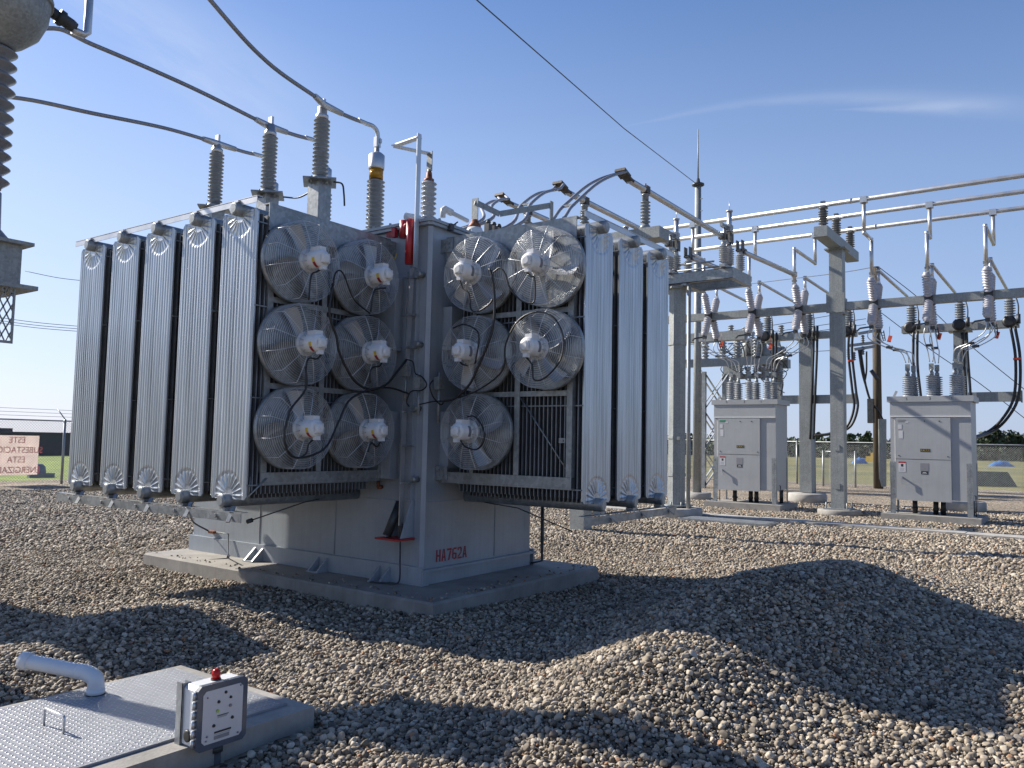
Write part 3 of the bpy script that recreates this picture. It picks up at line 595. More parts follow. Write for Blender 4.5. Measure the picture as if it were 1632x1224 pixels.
b.prism([(TX-.001, y0, zt), (TX-.05, y0, zt), (TX-.19, y0, zb), (TX-.001, y0, zb)], 0, .012, (0, 1, 0)); b.prism([(TX-.001, y1-.03, zt), (TX-.05, y1-.03, zt), (TX-.19, y1-.03, zb), (TX-.001, y1-.03, zb)], 0, .012, (0, 1, 0)); b.mm((TX-.05, y0+.012, zt-.012), (TX-.001, y1-.03, zt-.001)); b.build('valve_guard', 'paint', T)
b = MB(); b.tube([(TX-.02, y1-.06, zt-.03), (TX-.16, y1-.02, zb+.01)], .045, 14); b.build('drain_pipe', 'dark', T)
b = MB(); b.mm((TX-.26, y0-.03, zb-.022), (TX-.02, y1+.05, zb-.004)); b.build('red_flange', 'red', T)
# earthing lead at the far end
b = MB(); p = onx(338, 848, TX-.03); b.box(p, (.05, .10, .03)); b.build('ground_clamp', 'rust', T)
MB().tube(curve([onx(302, 815, 5.6), onx(308, 832, 5.9), onx(332, 846, TX-.05)], 5), .010, 6).build('ground_lead', 'dark', T)
b = MB(); b.tube([onx(345, 848, TX-.03), onx(364, 851, TX-.05), onx(363, 885, TX-.08), onx(362, 890, 5.95), onx(325, 893, 5.72)], .008, 6); b.build('ground_lead', 'dark', T)
b = MB(); b.tube([(8.12, 5.35, 1.0), (8.13, 5.35, .46), (8.13, 5.35, .2), (8.05, 5.45, .17)], [.022, .022, .014, .012], 8); b.build('ground_lead', 'dark', T)
p0, p1 = ony(695, 886, TY-.003), ony(744, 881, TY-.003); w = (p1-p0).length
def stencil(s, o, right, up, h, mt, nm, parent, w=.62):
    # stencil capitals cut from bars
    G = {'H': [(0, 0, .22, 1), (.62, 0, .84, 1), (.26, .42, .58, .58)], '7': [(0, .84, .84, 1), ((.60, .80), (.84, .80), (.46, 0), (.20, 0))], '6': [(0, .1, .22, .9), (.26, .86, .8, 1), (.26, 0, .6, .14), (.62, .06, .84, .52), (.26, .44, .58, .58)],
         '2': [(0, .72, .22, .9), (.1, .86, .72, 1), (.62, .56, .84, .9), ((.62, .52), (.84, .52), (.26, .18), (0, .18)), (0, 0, .84, .14)], 'A': [((.30, 1), (.40, 1), (.22, 0), (0, 0)), ((.44, 1), (.54, 1), (.84, 0), (.62, 0)), (.30, .26, .54, .40)]}
    right, up = Vector(right), Vector(up); n = right.cross(up); b = MB(); x = 0
    for chh in s:
        for r in G[chh]:
            if isinstance(r[0], tuple): q = r
            else: q = ((r[0], r[1]), (r[2], r[1]), (r[2], r[3]), (r[0], r[3]))
            b.prism([Vector(o)+right*((x+u*w)*h)+up*(v*h) for u, v in q], 0, .002, n)
        x += w*1.08
    return b.build(nm, mt, parent)
stencil('HA762A', ony(695, 896, TY-.003), (1, 0, 0), (0, 0, 1), .122, 'redp', 'asset_number', T, w=w/.122/6/1.05)
# ------------------------------------------------------------------ high-voltage side: current transformers on a steel stand, conductors
def hv_unit(y, label):
    t = thing('instrument_transformer', label, 'transformer', (2.72, y, 0))
    x, z0 = 2.72, 0
    b = MB(); b.lathe([(.14, 4.76), (.16, 4.79), (.22, 4.83), (.32, 4.93), (.375, 5.06), (.395, 5.24), (.395, 5.75), (.36, 5.86), (.25, 5.94), (.05, 5.96)], (x, y, 0), (0, 0, 1), 40); b.lathe([(.408, 5.20), (.408, 5.24)], (x, y, 0), (0, 0, 1), 40)
    b.build('head_tank', 'struct', t)
    b = MB(); b.cyl((x+.35, y-.02, 5.27), (x+.56, y-.04, 5.19), .05, 14, .045); b.lathe([(.07, 0), (.07, .05), (.055, .06), (.055, .12), (.045, .16)], (x+.46, y-.035, 5.23), (1, -.1, -.35), 14)
    for k in range(2): b.cyl((x+.46+.07*k, y-.05, 5.14), (x+.46+.07*k, y-.05, 5.19), .014, 6)
    b.build('terminal', 'dark', t)
    b = MB(); b.tube([(x+.58, y-.05, 5.15), (x+.68, y-.055, 5.15), (x+.71, y-.055, 5.18), (x+.71, y-.055, 6.0)], .034, 12); b.build('terminal_pipe', 'alum', t)
    b = MB(); b.insul((x, y, 3.58), (x, y, 4.77), .115, .172, 11, 26); b.lathe([(.20, 3.12), (.20, 3.17), (.13, 3.25), (.12, 3.55)], (x, y, 0), (0, 0, 1), 26); b.build('insulator', 'hvporc', t)
    b = MB(); b.mm((x-.34, y-.34, 2.78), (x+.17, y+.25, 3.09)); b.mm((x-.40, y-.40, 3.091), (x+.235, y+.31, 3.118)); b.mm((x-.36, y-.36, 2.745), (x+.30, y+.28, 2.779)); b.cyl((x+.12, y-.2, 2.72), (x+.12, y-.2, 2.744), .02, 8); b.build('base_box', 'struct', t)
    b = MB(); ua, ub, za, zb_ = -.34, .135, 2.744, 2.32
    for k in range(-12, 16):
        for sg in (1, -1):
            u0 = ua+k*.055; u1 = u0+.21*sg
            if sg < 0: u0, u1 = u0+.21, u0
            t0, t1 = 0.0, 1.0; du = u1-u0
            lo, hi = sorted(((ua-u0)/du, (ub-u0)/du)); t0, t1 = max(t0, lo), min(t1, hi)
            if t1-t0 > .05: b.bar((x+u0+du*t0, y-.316, za+(zb_-za)*t0), (x+u0+du*t1, y-.316, za+(zb_-za)*t1), .010, .006, (0, 1, 0))
    b.mm((x-.3, y-.325, 2.30), (x+.15, y-.307, 2.32)); b.mm((x+.135, y-.325, 2.321), (x+.15, y-.307, 2.744)); b.build('mesh_screen', 'struct', t)
    b = MB(); b.mm((x-.98, y-.08, .12), (x-.80, y+.10, 2.56)); b.mm((x-1.08, y-.2, .0), (x-.70, y+.22, .12)); b.mm((x-1.0, y-.1, 2.561), (x-.02, y+.12, 2.744)); b.build('support_post', 'struct', t)
hv_unit(7.28, 'grey tank-headed instrument transformer on a dark ribbed insulator, cut by the photo edge')
t = thing('shadow_caster', 'tall unseen grey box added to cast the shadow on the gravel', 'cabinet', (2.7, 9.5, 0))  # unseen cabinet-like box, added and sized to throw the shadow on the gravel
b = MB(); b.mm((2.15, 9.2, .1), (3.2, 9.9, 2.75)); b.build('body', 'paint2', t); b = MB(); b.mm((2.1, 9.15, 2.751), (3.25, 9.95, 2.83)); b.build('roof', 'paint2', t); b = MB(); b.mm((2.2, 9.18, .3), (3.15, 9.199, 2.6)); b.build('door', 'paint2', t); b = MB(); b.mm((2.05, 9.1, -.1), (3.3, 10, .099)); b.build('base_slab', 'conc', t)

Ccol = (
 ([(3.2, 7.2, 6.9), onx(335, 0, 4.3), onx(425, 98, 5.0), onx(505, 156, 5.72)], AY[0], BY[0], onx(517, 168, 5.9), 'thick conductor entering over the top edge of the photo, ending at the amber-glass bushing'),
 ([(2.9, 8.45, 5.12), onx(75, 45, 3.55), onx(150, 72, 3.9), onx(300, 137, 4.85), onx(415, 194, 5.75)], AY[1], BY[1], onx(428, 201, 5.9), 'thick conductor that runs out from behind the round tank head'),
 ([(2.9, 9.5, 4.95), onx(18, 155, 3.6), onx(150, 181, 4.2), onx(262, 204, 5.1), onx(335, 225, 5.78)], AY[2], BY[2], onx(347, 229, 5.9), 'thick conductor running out from behind the dark ribbed insulator'))
for pts, ay, by, top, lab in Ccol:
    t = thing('overhead_conductor', lab, 'cable', top, 'thick conductors running to the transformer arresters')
    top = Vector(top)
    e0 = Vector((6.58, by, 5.29)); e1 = Vector((6.65, by, 5.23)); e2 = Vector((6.65, by, 5.06)); md = top*.5+e0*.5-Vector((0, 0, .01))
    c = curve(pts+[top, md]+[e0+(top-e0).normalized()*.12], 8)
    MB().tube(c, .023, 8).build('stranded_cable', 'cable', t)
    d = (Vector(c[-14])-top); a = top-(e0-top).normalized()*.20
    b = MB(); b.tube([top+(Vector(pts[-1])-top).normalized()*.24, top+(Vector(pts[-1])-top).normalized()*.03, top+(md-top).normalized()*.24], [.032, .042, .032], 10); b.mm((5.885, ay-.03, top.z-.16), (5.915, ay+.03, top.z-.02)); b.build('tee_clamp', 'alum', t)
    b = MB(); dd = (top-e0).normalized(); b.tube(curve([e0+dd*.22, e0+dd*.1, e0, e1, e2], 5), .026, 10); b.box((6.65, by, 5.12), (.07, .05, .12)); b.box((6.675, by, 5.14), (.03, .075, .05)); b.build('elbow_terminal', 'alum', t)
# thin arrester leads between the mounting plates
b = MB(); b.tube(curve([onx(452, 314, 5.9), onx(475, 315, 5.9), onx(496, 305, 5.9)], 5), .010, 6); b.tube(curve([onx(532, 290, 5.9), onx(545, 293, 5.9), onx(548, 308, 5.9), onx(549, 328, 5.9)], 5), .010, 6); b.tube(curve([onx(372, 327, 5.9), onx(400, 316, 5.9), onx(412, 313, 5.9)], 5), .010, 6)
b.build('arrester_lead', 'black', T)

# ------------------------------------------------------------------ low-voltage tubes, their support and the switch platform
def tbar(name, label, post, arm, w, mt='struct', extra=None):
    pass
LY = (6.50, 7.78, 9.10); TZ = 6.23
t = thing('tube_support', 'steel tee stand behind the radiators holding up three slanting tubes', 'support stand', (13.15, 7.8, 0))
b = MB(); b.mm((13.0, 7.65, 0), (13.3, 7.95, 5.28)); b.build('post', 'struct', t)
b = MB(); b.mm((12.95, 6.15, 5.285), (13.35, 9.5, 5.49)); b.build('crossarm', 'struct', t)
for y in LY:
    b = MB(); b.insul((13.1, y, 5.60), (13.1, y, 6.02), .055, .095, 7, 18); b.lathe([(.10, 0), (.10, .05), (.06, .11)], (13.1, y, 5.491), (0, 0, 1), 16); b.lathe([(.06, 0), (.06, .09), (.075, .10), (.075, .13)], (13.1, y, 6.02), (0, 0, 1), 14); b.build('insulator', 'porc', t)
for y, end, lab in zip(LY, (16.85, 16.85, 16.85), ('slanting aluminium tube leaving the highest arched cables', 'slanting aluminium tube leaving the middle arched cables', 'slanting aluminium tube leaving the lowest arched cables, half hidden by fans')):
    t = thing('bus_tube', lab, 'metal tube', (13.1, y, TZ), 'aluminium tubes from the transformer to the switch platform')
    b = MB(); b.cyl((12.45, y, TZ), (end, y, TZ-.02), .055, 14); b.build('tube', 'alum', t)
    b = MB(); b.box((13.1, y, TZ), (.14, .13, .13)); b.cyl((13.1, y, TZ+.06), (13.1, y, TZ+.12), .015, 6); b.box((end+.02, y, TZ-.02), (.12, .14, .13)); b.build('clamp', 'brown', t)
    b = MB(); b.box((12.42, y, TZ+.005), (.20, .15, .035), Matrix.Rotation(R(12), 3, 'Y')); b.box((12.22, y, TZ+.055), (.24, .20, .05), Matrix.Rotation(R(18), 3, 'Y'))
    for k in range(4): b.cyl((12.3+.07*k, y+.04, TZ+.06), (12.3+.07*k, y+.04, TZ+.12), .018, 6)
    b.build('terminal_plate', 'brown', t)
for y, s, lab in ((6.5, ((862, 365), (905, 328), (940, 297), (965, 283)), 'highest pair of grey cables arching up from behind the fan beam'), (7.78, ((802, 366), (838, 326), (862, 308), (885, 302)), 'middle pair of grey cables arching up in front of the bent flat bar'), (9.1, ((764, 356), (776, 330), (790, 320), (803, 318)), 'lowest pair of grey cables arching up beside the rust-collared white bushing')):
    t = thing('flexible_cable', lab, 'cable', (7.75, y, 4.3), 'paired cables arching up from the transformer')
    xs = (8.0, 9.3, 10.6, 11.5)
    q = [Vector((7.75, 7.8 if y != 6.5 else 6.6, 4.2))]+[onx(px, py, x) for (px, py), x in zip(s, xs)]+[Vector((12.2, y, TZ+.07))]
    for d in (-.085, .085): MB().tube(curve([v+Vector((0, d, 0)) for v in q], 8), .024, 8).build('cable', 'cable', t)
    b = MB(); v = q[2]; b.box(v, (.03, .22, .03)); b.build('spacer', 'struct', t)

t = thing('switch_platform', 'galvanised steel platform on an octagonal post carrying upright switches', 'switch stand', (17.3, 7.74, 0))
def octpost(b, x, y, z0, z1, r): b.lathe([(r, z0), (r, z1)], (x, y, 0), (math.cos(.3), 0, 0) if False else (0, 0, 1), 8, False)
b = MB(); octpost(b, 17.3, 7.74, .26, 5.2, .205)
for k in range(8): b.cyl((17.3+.30*math.cos(k*PI/4), 7.74+.30*math.sin(k*PI/4), .20), (17.3+.30*math.cos(k*PI/4), 7.74+.30*math.sin(k*PI/4), .33), .02, 6)
b.lathe([(.36, .23), (.36, .258)], (17.3, 7.74, 0), (0, 0, 1), 12); b.lathe([(.34, 5.2), (.34, 5.24)], (17.3, 7.74, 0), (0, 0, 1), 4, False)
for z in (.9, 1.75, 3.9): b.lathe([(.222, z), (.222, z+.06)], (17.3, 7.74, 0), (0, 0, 1), 8, False)
b.box((17.09, 7.60, 1.76), (.06, .06, .08)); b.build('post', 'struct', t)
b = MB(); b.lathe([(.58, -.1), (.58, .17), (.55, .20)], (17.3, 7.74, 0), (0, 0, 1), 28); b.build('foundation', 'conc2', t)
b = MB(); z0, z1 = 5.285, 5.53
for x in (17.0, 18.14): b._leg((x, 6.32, z0), (x, 10.2, z0), (0, 0, 1), (1, 0, 0), z1-z0, .012); b._leg((x, 6.32, z1), (x, 10.2, z1), (1 if x < 17.5 else -1, 0, 0), (0, 0, -1), .09, .012); b._leg((x, 6.32, z0), (x, 10.2, z0), (1 if x < 17.5 else -1, 0, 0), (0, 0, 1), .09, .012)
b.mm((17.0, 6.30, z0), (18.15, 6.318, z1)); b.mm((17.0, 10.2, z0), (18.15, 10.22, z1)); b.mm((17.09, 6.321, z0+.002), (18.13, 6.42, z0+.012))
for y in (7.4, 8.1): b.mm((17.015, y, z0-.05), (18.13, y+.12, z0-.002))
b.build('platform_frame', 'galv', t)
b = MB(); b.tube([(17.05, 7.35, .0), (17.05, 7.35, 5.25)], .045, 10); b.build('conduit', 'struct', t)
for y, lab in zip(LY, ('upright disconnect switch at the near end of the steel platform', 'upright disconnect switch half hidden behind the last radiator panel', 'disconnect switch farthest along the platform, behind the radiators')):
    d = thing('disconnect_switch', lab, 'switch', (17.4, y, 5.53), 'disconnect switches on the platform')
    for x, h in ((16.95, .0), (17.3, .0), (17.98, .0)):
        b = MB(); b.cyl((x, y, 5.532), (x, y, 5.64), .05, 12); b.insul((x, y, 5.64), (x, y, 6.02), .06, .11, 8, 18); b.cyl((x, y, 6.02), (x, y, 6.10), .055, 12); b.build('insulator', 'porc2', d)
    b = MB(); b.mm((16.85, y-.06, 5.531), (18.1, y+.06, 5.60)); b.tube([(16.9, y+.2, 5.68), (16.95, y+1.1, 5.70)], .022, 8); b.tube([(17.2, y+.2, 5.62), (17.2, y+1.2, 5.62)], .02, 8); b.build('base_channel', 'galv', d)
    b = MB(); b.mm((16.97, y-.04, 6.101), (17.33, y+.04, 6.16)); b.cyl((17.0, y, 6.16), (17.0, y, 6.42), .035, 10); b.mm((16.8, y-.03, 6.42), (17.3, y+.03, 6.50)); b.box((17.22, y, 6.46), (.2, .16, .16)); b.build('hinge_arm', 'galv', d)
    b = MB(); b.cyl((17.3, y, 6.2), (17.3, y, 6.86), .055, 14); b.lathe([(.075, 0), (.075, .03)], (17.3, y, 6.86), (0, 0, 1), 14); b.cyl((17.3, y, 6.89), (17.3, y, 7.10), .008, 6); b.build('blade', 'alum', d)
    b = MB()
    for s in (-1, 1):
        b.box((17.3, y+s*.06, 6.24), (.14, .025, .24)); b.box((17.98, y+s*.06, 6.22), (.16, .025, .26))
    b.mm((17.9, y-.08, 6.101), (18.06, y+.08, 6.13)); b.build('contact_jaw', 'dark', d)

# ------------------------------------------------------------------ main bus: three long tubes, the tee stand, drops
t = thing('bus_support', 'tall square steel tee post with three dark insulators carrying the long tubes', 'bus support', (20.8, 5.05, 0))
b = MB(); b.mm((20.645, 4.895, .16), (20.955, 5.205, 6.52)); b.mm((20.50, 4.75, .13), (21.10, 5.35, .158)); b.mm((20.55, 4.80, 6.521), (21.05, 5.30, 6.55)); b.mm((20.615, 4.84, 4.94), (20.643, 5.27, 5.42))
for sx in (-1, 1):
    for sy in (-1, 1): b.cyl((20.8+sx*.24, 5.05+sy*.24, .12), (20.8+sx*.24, 5.05+sy*.24, .30), .02, 6)
for z in (.62, 1.55): b.mm((20.63, 4.99, z), (20.644, 5.11, z+.14))
b.build('post', 'struct', t)
b = MB(); b.lathe([(.50, -.1), (.50, .10), (.48, .128)], (20.8, 5.05, 0), (0, 0, 1), 28); b.build('foundation', 'conc', t)
b = MB(); b.mm((19.3, 4.90, 6.551), (22.45, 5.20, 6.80)); b.build('crossarm', 'struct', t)
BX = (19.55, 20.77, 22.19); BZ = 7.36
for x in BX:
    b = MB(); b.lathe([(.10, 0), (.10, .03), (.06, .09)], (x, 5.05, 6.801), (0, 0, 1), 16); b.insul((x, 5.05, 6.88), (x, 5.05, 7.22), .06, .115, 6, 18); b.lathe([(.07, 0), (.07, .04), (.11, .05), (.11, .07)], (x, 5.05, 7.22), (0, 0, 1), 14); b.mm((x-.05, 5.0, 7.29), (x+.05, 5.1, 7.45)); b.build('insulator', 'darkporc', t)
DY = ((4.145, 8.33), (2.96, 7.10), (1.80, 5.95))
labs = ('highest of the three long bus tubes crossing the sky', 'middle one of the three long bus tubes crossing the sky', 'lowest of the three long bus tubes crossing the sky')
for x, lab, dys in zip(BX, labs, DY):
    t = thing('bus_tube', lab, 'metal tube', (x, 5.05, BZ), 'long aluminium bus tubes overhead')
    b = MB(); b.cyl((x, -7, BZ), (x, 9.4, BZ), .055, 14); b.build('tube', 'alum', t)
    b = MB()
    for y in dys: b.box((x, y, BZ-.02), (.15, .15, .14))
    for y in (3.9, -.2): b.cyl((x, y+.5, BZ), (x, y+.56, BZ), .062, 12)
    b.build('clamp', 'alum', t)
wh = ['beside the brown wooden pole', 'above the middle of cabinet 4611', 'closest to the photo edge']
wl = ['partly hidden behind the octagonal post', 'below the platform end', 'just beside the tee post']
for g in (0, 1):
    for k, x in enumerate(BX):
        y = DY[k][g]; grp = 'tube drops from the overhead bus'
        t = thing('tube_drop', 'stepped vertical tube dropping from the bus, '+(wh, wl)[g][k], 'metal tube', (20.3, y, 5.7), grp)
        q = [(x, y, BZ-.08), (x, y, 6.57), (20.3, y, 6.57), (20.3, y, 5.68)]
        if abs(x-20.3) < .01: q = [q[0], q[3]]
        b = MB()
        for u, v in zip(q[:-1], q[1:]): b.cyl(u, v, .043, 12)
        for u in q[1:-1]: b.lathe([(.03, -.045), (.045, -.03), (.045, .03), (.03, .045)], u, (0, 0, 1), 12)
        b.build('tube', 'alum', t); b = MB(); b.box((20.3, y, 5.64), (.09, .09, .12)); b.box((20.3, y, 5.76), (.07, .11, .05)); b.build('terminal', 'struct', t)
for y, y2, lab in zip(LY, (5.95, 7.10, 8.33), ('thick tube leading down from the near switch to the stepped drops', 'tube leading from the middle switch toward the stepped drops', 'tube leading from the farthest switch toward the stepped drops')):
    t = thing('bus_tube', lab, 'metal tube', (18.0, y, 6.1), 'tubes between the switch platform and the drops')
    b = MB(); b.cyl((18.0, y, 6.12), (20.3, y2, 5.92), .055, 12); b.lathe([(.07, -.06), (.07, .06)], (20.3, y2, 5.92), (0, 0, 1), 12); b.build('tube', 'alum', t); b = MB(); b.box((18.12, y, 6.12), (.2, .16, .12)); b.build('terminal', 'brown', t)

# switch beam along the row, and a bay for each breaker
BMX, BMZ = 20.72, 5.09
t = thing('steel_beam', 'long grey steel beam the pale crossed insulators are bolted to', 'beam', (BMX, 3, BMZ))
b = MB(); b.mm((BMX-.10, -5, BMZ-.095), (BMX+.10, 4.893, BMZ+.095)); b.mm((BMX-.10, 5.207, BMZ-.095), (BMX+.10, 10.0, BMZ+.095)); b.mm((BMX-.14, 4.83, BMZ-.2), (BMX+.14, 4.892, BMZ+.2)); b.build('beam', 'struct', t)
def bypass(y, label):
    t = thing('bypass_switch', label, 'switch', (BMX, y, BMZ), 'crossed-insulator bypass switches on the beam')
    cz = BMZ
    b = MB(); b.box((BMX-.15, y, cz), (.09, .17, .22)); b.box((BMX+.15, y, cz), (.09, .17, .22)); b.mm((BMX-.19, y-.05, cz+.097), (BMX+.19, y+.05, cz+.125)); b.mm((BMX-.19, y-.05, cz-.125), (BMX+.19, y+.05, cz-.097)); b.build('bracket', 'dark', t)
    for sx in (-1, 1):
        for sz in (-1, 1):
            p = Vector((BMX+sx*.17, y, cz+sz*.06)); q = Vector((BMX+sx*.41, y, cz+sz*.50)); d = (q-p).normalized()
            b = MB(); b.insul(p, q, .070, .105, 8, 16); b.lathe([(.085, 0), (.085, .03), (.06, .05), (.05, .09)], q, d, 14); b.build('insulator', 'poly', t)
    b = MB(); e = Vector((BMX-.41, y, cz-.60)); b.box(e, (.10, .09, .09)); b.bar(e, e+Vector((-.10, .24, -.04)), .05, .035); b.bar(e+Vector((-.10, .24, -.04)), e+Vector((-.10, .30, -.10)), .03, .03)
    b.box(Vector((BMX+.41, y, cz-.60)), (.10, .09, .09)); b.tube([(BMX+.41, y-.03, cz-.58), (BMX+.60, y-.06, cz-.82), (BMX+.62, y-.10, cz-.82), (BMX+.43, y-.1, cz-.60)], .012, 6)
    for k in range(3): b.tube([(BMX+.45+.055*k, y-.03, cz-.64-.06*k), (BMX+.46+.055*k, y-.10, cz-.64-.06*k)], .009, 5)
    b.build('blade_hook', 'dark', t)
    b = MB(); b.cyl((BMX+.43, y, cz+.56), (BMX+.43, y, cz+.90), .038, 12); b.lathe([(.05, -.04), (.05, .04)], (BMX+.43, y, cz+.90), (0, 0, 1), 10); b.cyl((BMX+.43, y, cz+.90), (24.6, y-.06, cz+.80), .038, 10); b.box((BMX+.43, y, cz+.58), (.08, .08, .1)); b.build('outgoing_tube', 'alum', t)
BYP = ((4.165, 2.985, 1.79), (8.31, 7.12, 5.93))
bl = (('crossed-insulator switch in front of the brown wooden pole', 'crossed-insulator switch halfway along the beam over the cabinet numbered 4611', 'crossed-insulator switch last on the beam toward the photo edge'),
      ('crossed-insulator switch first past the octagonal platform post', 'crossed-insulator switch under the platform end', 'crossed-insulator switch just before the tee post'))
for g in (0, 1):
    for k in range(3): bypass(BYP[g][k], bl[g][k])
for (px, py), lab in (((1150, 548), 'small red tag hanging over the cabinet numbered 4461, the one nearer the octagonal post'), ((1228, 552), 'small red tag hanging beside the black cable donut over the cabinet numbered 4461'), ((1418, 540), 'small red tag hanging beside the brown wooden pole'), ((1497, 536), 'bright red tag hanging from the middle switch over cabinet 4611'), ((1589, 534), 'dull red tag hanging from the last switch on the beam')):
    p = onx(px, py, BMX+.62); t = MB(); t.box(p, (.012, .085, .16), Matrix.Rotation(R(15), 3, 'X')); t.cyl(p+Vector((0, 0, .07)), p+Vector((0, 0, .30)), .006, 5); tag(t.build('warning_tag', 'orange'), lab, 'tag', 'red tags hung on the switches')

# breaker cabinets
def breaker(x, yc, num, label, logo):
    t = thing('breaker_cabinet', label, 'cabinet', (x, yc, .17), 'grey breaker cabinets on legs')
    D, Wd = .95, .82; zb, zt = .50, 2.70
    f = lambda u, z, d=0: Vector((x-d, yc-u, z))
    b = MB(); b.mm((x, yc-Wd, zb), (x+D, yc+Wd, zt)); b.build('body', 'paint2', t)
    b = MB(); b.mm((x-.045, yc-Wd-.06, zt+.001), (x+D+.05, yc+Wd+.06, zt+.13)); b.box((x+.1, yc+.72, zt+.2), (.02, .05, .14), Matrix.Rotation(R(25), 3, 'X')); b.build('roof', 'paint2', t)
    b = MB(); b.mm((x-.02, yc-Wd, 2.38), (x-.001, yc+Wd, zt)); b.build('hood', 'paint2', t)
    b = MB(); b.mm((x-.035, yc-Wd, 2.355), (x-.001, yc+Wd, 2.379)); b.build('drip_lip', 'white', t)
    b = MB(); b.mm((x-.03, yc-.42, 1.40), (x-.001, yc+.70, 2.34)); b.build('upper_door', 'paint2', t)
    b = MB(); b.mm((x-.03, yc-.42, .46), (x-.001, yc+.70, 1.385)); lo = b.build('lower_door', 'paint2', t)
    b = MB(); p = f(-.58, .98, .03); b.cyl(p, p+Vector((-.06, 0, 0)), .02, 8); b.bar(p+Vector((-.06, 0, .02)), p+Vector((-.06, -.02, -.14)), .02, .035); b.build('door_handle', 'alum', lo)
    b = MB(); b.mm((x-.012, yc+.712, zb), (x-.001, yc+.725, 2.34)); b.build('door_trim', 'white', t)
    for sy in (-1, 1):
        for xx in (x-.012, x+D+.012):
            sg = 1 if xx < x+.1 else -1
            b = MB(); y = yc+sy*(Wd+.001); b._leg((xx, y, .165), (xx, y, 1.33), (0, -sy, 0), (-sg, 0, 0), .10, .01) if sg > 0 else None; b._leg((xx-sg*.012, y, .165), (xx-sg*.012, y, 1.33), (sg, 0, 0), (0, sy, 0), .10, .01)
            if sg > 0:
                for k in range(9): b.cyl((xx-.011, y-sy*.05, .60+.08*k), (xx-.014, y-sy*.05, .60+.08*k), .010, 6)
            b.mm((xx-.08, y-.08, .151), (xx+.08, y+.08, .164)); b.build('leg', 'galv', t)
    b = MB()
    for u in (-.38, .05, .20): b.cyl(f(u, .15, -.35), f(u, .50, -.35), .055, 12); b.lathe([(.065, 0), (.065, .05)], f(u, .24, -.35), (0, 0, 1), 12)
    b.cyl(f(.74, .15, -.7), f(.74, .5, -.7), .05, 12); b.build('conduit', 'black', t)
    b = MB(); b.tube([f(-.7, .5, -.1), f(-.7, .16, -.1)], .012, 6); b.build('ground_lead', 'dark', t); b = MB(); b.tube([f(.83, .62, -.25), f(.86, .62, -.25), f(.86, .16, -.25)], .012, 6); b.build('ground_lead', 'dark', t)
    def sheet(nm, u0, u1, z0, z1, mt, d=.0335): b = MB(); b.mm((x-d, yc-u1, z0), (x-.0302, yc-u0, z1)); return b.build(nm, mt, t)
    sheet('maker_plate', -.66, -.50, 2.245, 2.295, logo); sheet('label_sheet', -.50, -.43, 2.22, 2.25, 'panel'); sheet('label_sheet', -.65, -.57, 2.08, 2.18, 'panel'); sheet('label_sheet', -.64, -.55, 1.86, 2.04, 'panel')
    
    for i, chd in enumerate(num):
        sheet('number_plate', -.195+i*.051, -.150+i*.051, 1.57, 1.635, 'blackp', .0345); text(chd, .058, 'number_digit', 'yellow', t, f(-.172+i*.051, 1.6025, .0352), (0, -1, 0), (0, 0, 1), .0003)
    sheet('warning_sheet', -.65, -.50, 1.10, 1.30, 'panel'); sheet('warning_sheet', -.65, -.50, 1.301, 1.335, 'redp'); b = MB(); b.mm((x-.0345, yc+.55, 1.22), (x-.0336, yc+.60, 1.28)); b.build('warning_mark', 'blackp', t)
    for k in range(3): sheet('print_line', -.63, -.53, 1.18-.025*k, 1.187-.025*k, 'plate', .0345)
    sheet('data_plate', -.20, -.03, 1.14, 1.31, 'plate'); sheet('data_plate', -.185, -.04, 1.06, 1.13, 'blackp'); sheet('print_line', -.15, -.08, 1.095, 1.11, 'panel', .0345); sheet('print_line', -.16, -.06, 1.075, 1.083, 'panel', .0345)
    b = MB(); b.mm((x-.006, yc+.745, 1.12), (x-.001, yc+.80, 1.25)); b.build('caution_label', 'yellow', t); b = MB(); b.lathe([(.028, 0), (.02, .015)], f(-.775, 1.235, .007), (-1, 0, 0), 10); b.build('indicator', 'red', t)
    for chd, u in (('5', -.46), ('3', .02), ('1', .46)): text(chd, .085, 'phase_number', 'blackp', t, f(u, 2.768, .046), (0, -1, 0), (0, 0, 1), .0004)
    for k in range(4): b = MB(); u, z = ((-.64, 1.47), (.36, 1.47), (-.1, 2.26), (.2, 2.26))[k]; b.cyl(f(u, z, .03), f(u, z, .037), .014, 8); b.build('bolt', 'dark', t)
    for u in (-.50, .0, .48):
        for d, h in ((.38, 0), (.78, .02)):
            p = f(u+(0 if d < .5 else .06), zt+.131, -d); b = MB(); b.insul(p+Vector((0, 0, .05)), p+Vector((0, 0, .50)), .065, .125, 9, 18); b.lathe([(.13, 0), (.13, .03), (.075, .05)], p, (0, 0, 1), 16); b.build('bushing', 'porc2', t)
            b = MB(); b.lathe([(.05, .5), (.05, .58), (.035, .585), (.035, .64)], p, (0, 0, 1), 12); b.box(p+Vector((0, 0, .70)), (.03, .10, .15)); b.build('terminal', 'struct', t)
    b = MB(); x0, x1 = x-.25, x+1.25; b.mm((x0, yc-1.0, -.1), (x1, yc+1.0, .15)); pd = b.build('base_slab', 'conc', t)
    return t
breaker(20.35, 2.975, '4611', 'grey breaker cabinet on legs numbered 4611 with dark maker plate', 'plate')
breaker(20.72, 7.38, '4461', 'grey breaker cabinet on legs numbered 4461 with green maker plate', 'green')
